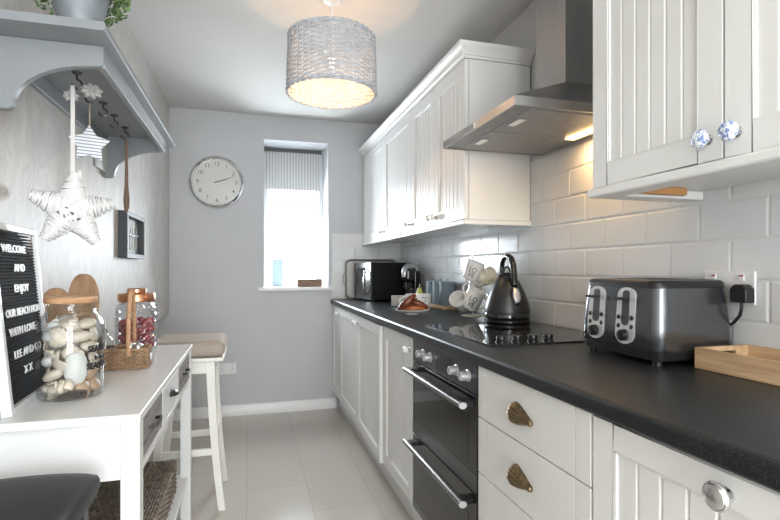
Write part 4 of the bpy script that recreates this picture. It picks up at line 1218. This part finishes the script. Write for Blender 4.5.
# mug tree and mugs
MX, MYY = 1.140, 2.395
t = thing('mug_tree', 'cream wire mug stand with curled arms behind the kettle', 'mug stand', (MX, MYY, WT))
f = MB(); f.tube([(.058*math.cos(2*PI*i/32), .058*math.sin(2*PI*i/32), .004) for i in range(32)], .0035, 6, closed=True)
f.tube([(-.058,0,.005),(.058,0,.005)], .003, 6); f.tube([(0,-.058,.005),(0,.058,.005)], .003, 6); part('wire_base', f, M['cream_ceramic'], t)
f = MB(); f.tube([(0,0,.005),(0,0,.30)], .0038, 8); f.tube([(0.0,.012*math.cos(R(a)),.312+.012*math.sin(R(a))) for a in range(-90,271,30)], .003, 6); part('pole', f, M['cream_ceramic'], t)
rv = Vector((math.cos(R(-16)), math.sin(R(-16)), 0))       # image right
cv = Vector((-.42,-.91,0))                                 # to camera
arms = [(-rv, .235), (rv, .235), (cv, .19), (-cv, .19), (-rv*.7+cv*.7, .10), (rv*.8+cv*.5, .12)]
for (d, z) in arms:
    d = d.normalized(); f = MB()
    pts = [Vector((0,0,z)), d*.03+Vector((0,0,z+.004)), d*.062+Vector((0,0,z+.006)), d*.074+Vector((0,0,z+.016)), d*.066+Vector((0,0,z+.026)), d*.056+Vector((0,0,z+.022))]
    f.tube(pts, .0026, 6); part('arm', f, M['cream_ceramic'], t)
def mug_things(name, lab, loc, rot, mat='ceramic', s=1.0, marks=True, grp='mugs on the wire stand'):
    t = thing(name, lab, 'mug', loc, group=grp, rot=rot)
    f = MB(); f.lathe([(0,-.042*s),(.032*s,-.042*s),(.036*s,-.038*s),(.039*s,.0),(.041*s,.045*s),(.038*s,.045*s),(.036*s,.0),(.033*s,-.034*s),(0,-.036*s)], 32); part('cup_body', f, M[mat], t, smooth=50)
    f = MB(); f.tube([((.038+.026*math.sin(R(a)))*s, 0, .028*math.cos(R(a))*s) for a in range(0,181,15)], .0048*s, 8); part('handle', f, M[mat], t)
    if marks:
        for j, (a, zz, tx_) in enumerate(((-100,.010,'LO'),(-100,-.014,'VE'),(75,.01,'LO'),(75,-.014,'VE'))):
            me = text_mesh(tx_, .030*s, M['ink'], .0002, sx=.9, bend=(.0405*s, R(a))); link('printed_mark', me, t, (0,0,zz*s))
    return t
base = Vector((MX, MYY, WT))
def mpos(r_, u_, z): q = base + rv*r_ + cv*u_; return (q.x, q.y, WT+z)
cz_ = math.atan2(cv.y, cv.x)
mug_things('mug', 'white mug with black lettering hanging at the top of the wire stand', mpos(-.002,.056,.240), (R(12),R(20),cz_+R(100)), s=1.15)
mug_things('mug', 'cream mug seen from its base, hanging to the right on the stand', mpos(.062,.010,.205), (R(-70),R(20),cz_+R(40)), 'cream_ceramic', s=1.12, marks=False)
mug_things('mug', 'white mug with black lettering hanging lowest on the stand beside the kettle', mpos(.000,.060,.092), (R(14),R(22),cz_+R(100)), s=1.2)
mug_things('mug', 'white mug tilted on its side at the lower left of the stand', mpos(-.064,.012,.074), (R(62),R(14),cz_+R(60)), s=1.12, marks=False)
mug_things('mug', 'white mug with black marks hanging at the back of the stand', mpos(.010,-.062,.135), (R(18),R(-15),cz_+R(-80)))

# canisters on a wooden stand
t0 = MB(); t0.box(-.06,.06,-.185,.185,0,.022)
solo('wooden_stand', t0, M['tray_wood'], 'low pale wooden stand under the blue canisters', 'stand', (1.195, 2.99, WT+.0005), bevel=.004)
for k, y in enumerate((-.118, .0, .118)):
    t = thing('canister', ('blue-grey storage canister nearest the camera on the wooden stand','middle blue-grey storage canister on the wooden stand','blue-grey storage canister nearest the coffee machine')[k], 'canister', (1.195, 2.99+y, WT+.023), group='blue canisters')
    f = MB(); f.lathe([(0,0),(.050,0),(.052,.003),(.052,.132),(.050,.134),(0,.134)], 32); part('canister_body', f, M['canister'], t)
    f = MB(); f.lathe([(.053,.126),(.054,.130),(.054,.142),(.050,.147),(0,.151)], 32); ld = part('lid', f, M['canister'], t)
    f = MB(); f.tube([(0,.014*math.cos(R(a)),.149+.018*math.sin(R(a))) for a in range(0,181,20)], .003, 6); part('lid_handle', f, M['chrome'], ld)

# coffee machine
t = thing('coffee_machine', 'small black and silver capsule coffee machine beside the microwave', 'coffee machine', (1.145, 3.50, WT+.0005), rz=R(35))
f = MB(); f.box(-.055,.085,-.055,.055,0,.02); part('base', f, M['black_plastic'], t, bevel=.006)
f = MB(); f.box(.015,.085,-.052,.052,.02,.235); part('rear_body', f, M['black_gloss'], t, bevel=.012, seg=3)
f = MB(); f.box(-.06,.05,-.044,.044,.150,.262); hd = part('brewing_head', f, M['black_gloss'], t, bevel=.03, seg=4)
f = MB(); pts = [(-.062,0,.19),(-.060,0,.225),(-.045,0,.252),(-.01,0,.268),(.04,0,.268),(.08,0,.24),(.09,0,.20)]
f.tube(pts, [.012,.018,.022,.025,.026,.024,.018], 16, flat=1.2); part('silver_arch', f, M['silver'], hd, smooth=60)
f = MB(); f.cyl((-.035,0,.105),(-.035,0,.152),.018,n=20); part('spout', f, M['black_plastic'], t)
f = MB(); f.box(-.053,.012,-.045,.045,.021,.030); part('drip_tray', f, M['chrome'], t)

# microwave
t = thing('microwave', 'black microwave oven with curved silver handle in the far worktop corner', 'microwave', (.885, 3.64, WT+.0005), rz=R(9))
mw, md, mh = .335, .335, .300
f = MB(); f.box(.015,mw,0,md,.012,mh); part('casing', f, M['casing'], t, bevel=.003)
f = MB(); f.box(0,.015,0,md,.012,mh); dr_ = part('door', f, M['microwave_front'], t, bevel=.003)
f = MB(); f.box(-.0012,.0,.10,md-.025,.04,mh-.04); part('door_window', f, M['black_glass'], dr_)
f = MB(); f.tube([(-.002,.07,.05),(-.022,.066,.08),(-.036,.062,.15),(-.022,.066,.225),(-.002,.07,.255)], .007, 10); part('handle', f, M['chrome'], dr_, smooth=60)
for (x, y) in ((.04,.04),(mw-.04,.04),(.04,md-.04),(mw-.04,md-.04)):
    f = MB(); f.cyl((x,y,0),(x,y,.013),.012,n=10); part('foot', f, M['black_plastic'], t)

# tin tray leaning on the end wall
t = thing('metal_tray', 'large grey metal tray with side handle leaning on the end wall', 'tray', (.775, YB-.045, WT+.002), rot=(R(-4),0,0))
f = MB(); rc = .045; 
ringo = rr_ring(0,.44,0,.325,rc,0); ringi = rr_ring(.012,.428,.012,.313,rc-.01,0)
def tov(r_, y): return [(a, y, b_) for a, b_, _ in r_]
f.strip(tov(ringo,-.014)+[tov(ringo,-.014)[0]], tov(ringi,0)+[tov(ringi,0)[0]]); f.add(tov(ringi,0), [tuple(range(len(ringi)))]); 
f.strip(tov(ringo,-.010)+[tov(ringo,-.010)[0]], tov(ringi,.003)+[tov(ringi,.003)[0]]); f.add(tov(ringi,.003), [tuple(range(len(ringi)))])
part('pan', f, M['traymetal'], t)
f = MB(); f.tube([(p_[0], p_[1], p_[2]) for p_ in tov(ringo,-.013)], .0045, 6, closed=True); part('rolled_rim', f, M['oven_band'], t)
f = MB(); f.tube([(.0,-.012,.11),(-.018,-.014,.125),(-.026,-.014,.165),(-.018,-.014,.205),(0,-.012,.22)], .005, 8); part('handle', f, M['traymetal'], t)

# plate of pastries, mug behind, pear, little tin
PXX, PYY = .865, 2.585
t = thing('plate', 'white plate holding brown glazed pastries near the hob', 'plate', (PXX, PYY, WT+.0005))
f = MB(); f.lathe([(0,0),(.035,0),(.038,.008),(.070,.016),(.095,.024),(.096,.027),(.068,.021),(.035,.013),(0,.012)], 48); part('dish', f, M['ceramic'], t, smooth=60)
f = MB(); f.lathe([(.092,.0265),(.0965,.0278),(.0955,.0285)], 48); part('painted_rim', f, M['bluewhite'], t)
def past(loc, L_, r_, rz, ry, mat, lab, bend=.012):
    f = MB(); pts = [(L_*(s-.5), bend*4*(s-.5)**2, 0) for s in [i/12 for i in range(13)]]
    f.tube(pts, [max(.003, r_*math.sin(PI*(.06+.88*i/12))**.55*(1+.06*math.sin(i*2.4))) for i in range(13)], 14)
    solo('glazed_pastry', f, M[mat], lab, 'pastry', loc, (0, ry, rz), group='pastries on the plate', smooth=70)
iz = R(-16)
past((PXX-.035, PYY-.012, WT+.066), .125, .022, iz, R(-42), 'sausage', 'dark brown glazed pastry leaning upright at the left of the plate')
past((PXX+.028, PYY-.018, WT+.060), .125, .020, iz, R(24), 'sausage', 'brown glazed pastry sloping down to the right on the plate')
past((PXX-.002, PYY-.022, WT+.034), .125, .017, iz, 0, 'pastry', 'golden pastry lying flat at the bottom of the pile')
past((PXX+.006, PYY+.035, WT+.040), .12, .020, iz, R(6), 'pastry', 'golden pastry at the back of the plate')
t = thing('mug', 'big white mug with small black marks behind the pastries', 'mug', (.985, 2.83, WT+.0005), rz=R(-16))
f = MB(); f.lathe([(0,0),(.062,0),(.070,.005),(.076,.05),(.079,.098),(.075,.098),(.072,.05),(.066,.01),(0,.008)], 40); part('cup_body', f, M['ceramic'], t, smooth=50)
f = MB(); f.tube([(-.074-.038*math.sin(R(a)),0,.052+.032*math.cos(R(a))) for a in range(0,181,15)], .006, 8); part('handle', f, M['ceramic'], t)
f = MB()
for (a, z) in ((-60,.078),(-58,.060),(-72,.080),(-100,.075)):
    f.sphere((.0775*math.cos(R(a)), .0775*math.sin(R(a)), z), .0045, 8, 6)
part('printed_mark', f, M['ink'], t)
t = thing('pear', 'small yellow-green pear behind the white mug', 'fruit', (1.06, 3.02, WT+.0005))
f = MB(); f.lathe([(0,0),(.018,.001),(.032,.014),(.036,.032),(.030,.052),(.019,.072),(.014,.088),(.008,.096),(0,.097)], 24); f.v = [Vector((p_.x, p_.y, p_.z*1.35)) for p_ in f.v]; part('flesh', f, M['pear'], t, smooth=70)
f = MB(); f.tube([(0,0,.128),(.002,0,.155)], .002, 6); part('stalk', f, M['ceramic'], t)
f = MB(); f.box(-.05,.05,-.035,.035,0,.07)
solo('storage_tin', f, M['traymetal'], 'low grey tin between the microwave and the white mug', 'tin', (.975, 3.20, WT+.0005), (0,0,iz), bevel=.006)

# ================================================================== LIGHT
w = bpy.data.worlds.new('World'); scene.world = w; w.use_nodes = True
bg = w.node_tree.nodes['Background']
bg.inputs['Color'].default_value = (.90,.95,1,1); bg.inputs['Strength'].default_value = 4.0
def area(name, loc, rot, sx, sy, e, c=(1,1,1), spread=180):
    l = bpy.data.lights.new(name, 'AREA'); l.shape = 'RECTANGLE'; l.size = sx; l.size_y = sy; l.energy = e; l.color = c
    l.spread = R(spread)
    o = bpy.data.objects.new(name, l); col.objects.link(o); o.location = loc; o.rotation_euler = rot; return o
area('rear_fill', (.35, YF-.25, 1.15), (R(90),0,0), 1.5, 1.9, 92, (1,.985,.965))  # unseen fill added at the invented opening behind the camera
area('window_daylight', (.375, YB+.46, 1.45), (R(-90),0,0), .48, .75, 60, (.90,.95,1))
area('overhead_fill', (.35, -.75, HC-.03), (0,0,0), .9, .9, 20, (1,.97,.93))  # extra fill lamp added out of view to flatten the light, no fitting modelled
l = bpy.data.lights.new('pendant_bulb', 'POINT'); l.energy = 4.2; l.color = (1,.56,.27); l.shadow_soft_size = .012
o = bpy.data.objects.new('pendant_bulb', l); col.objects.link(o); o.location = (LX, LY, LB+.095)
area('hood_lamp', (.785+HD-.065, 1.353+.16, 1.655), (0,0,0), .03, .22, 1.3, (1,.62,.28))

# ================================================================== CAMERA
cam = bpy.data.cameras.new('Camera'); co = bpy.data.objects.new('Camera', cam); col.objects.link(co)
co.location = (0, 0, CAMH); co.rotation_euler = (R(90), 0, -math.atan((390-249)/494))
cam.sensor_width = 36; cam.lens = 494/780*36; cam.shift_y = 9/780; cam.clip_start = .02
scene.camera = co
vs = scene.view_settings
vs.view_transform = 'Standard'; vs.look = 'None'; vs.gamma = 1; vs.use_curve_mapping = False; vs.exposure = .2
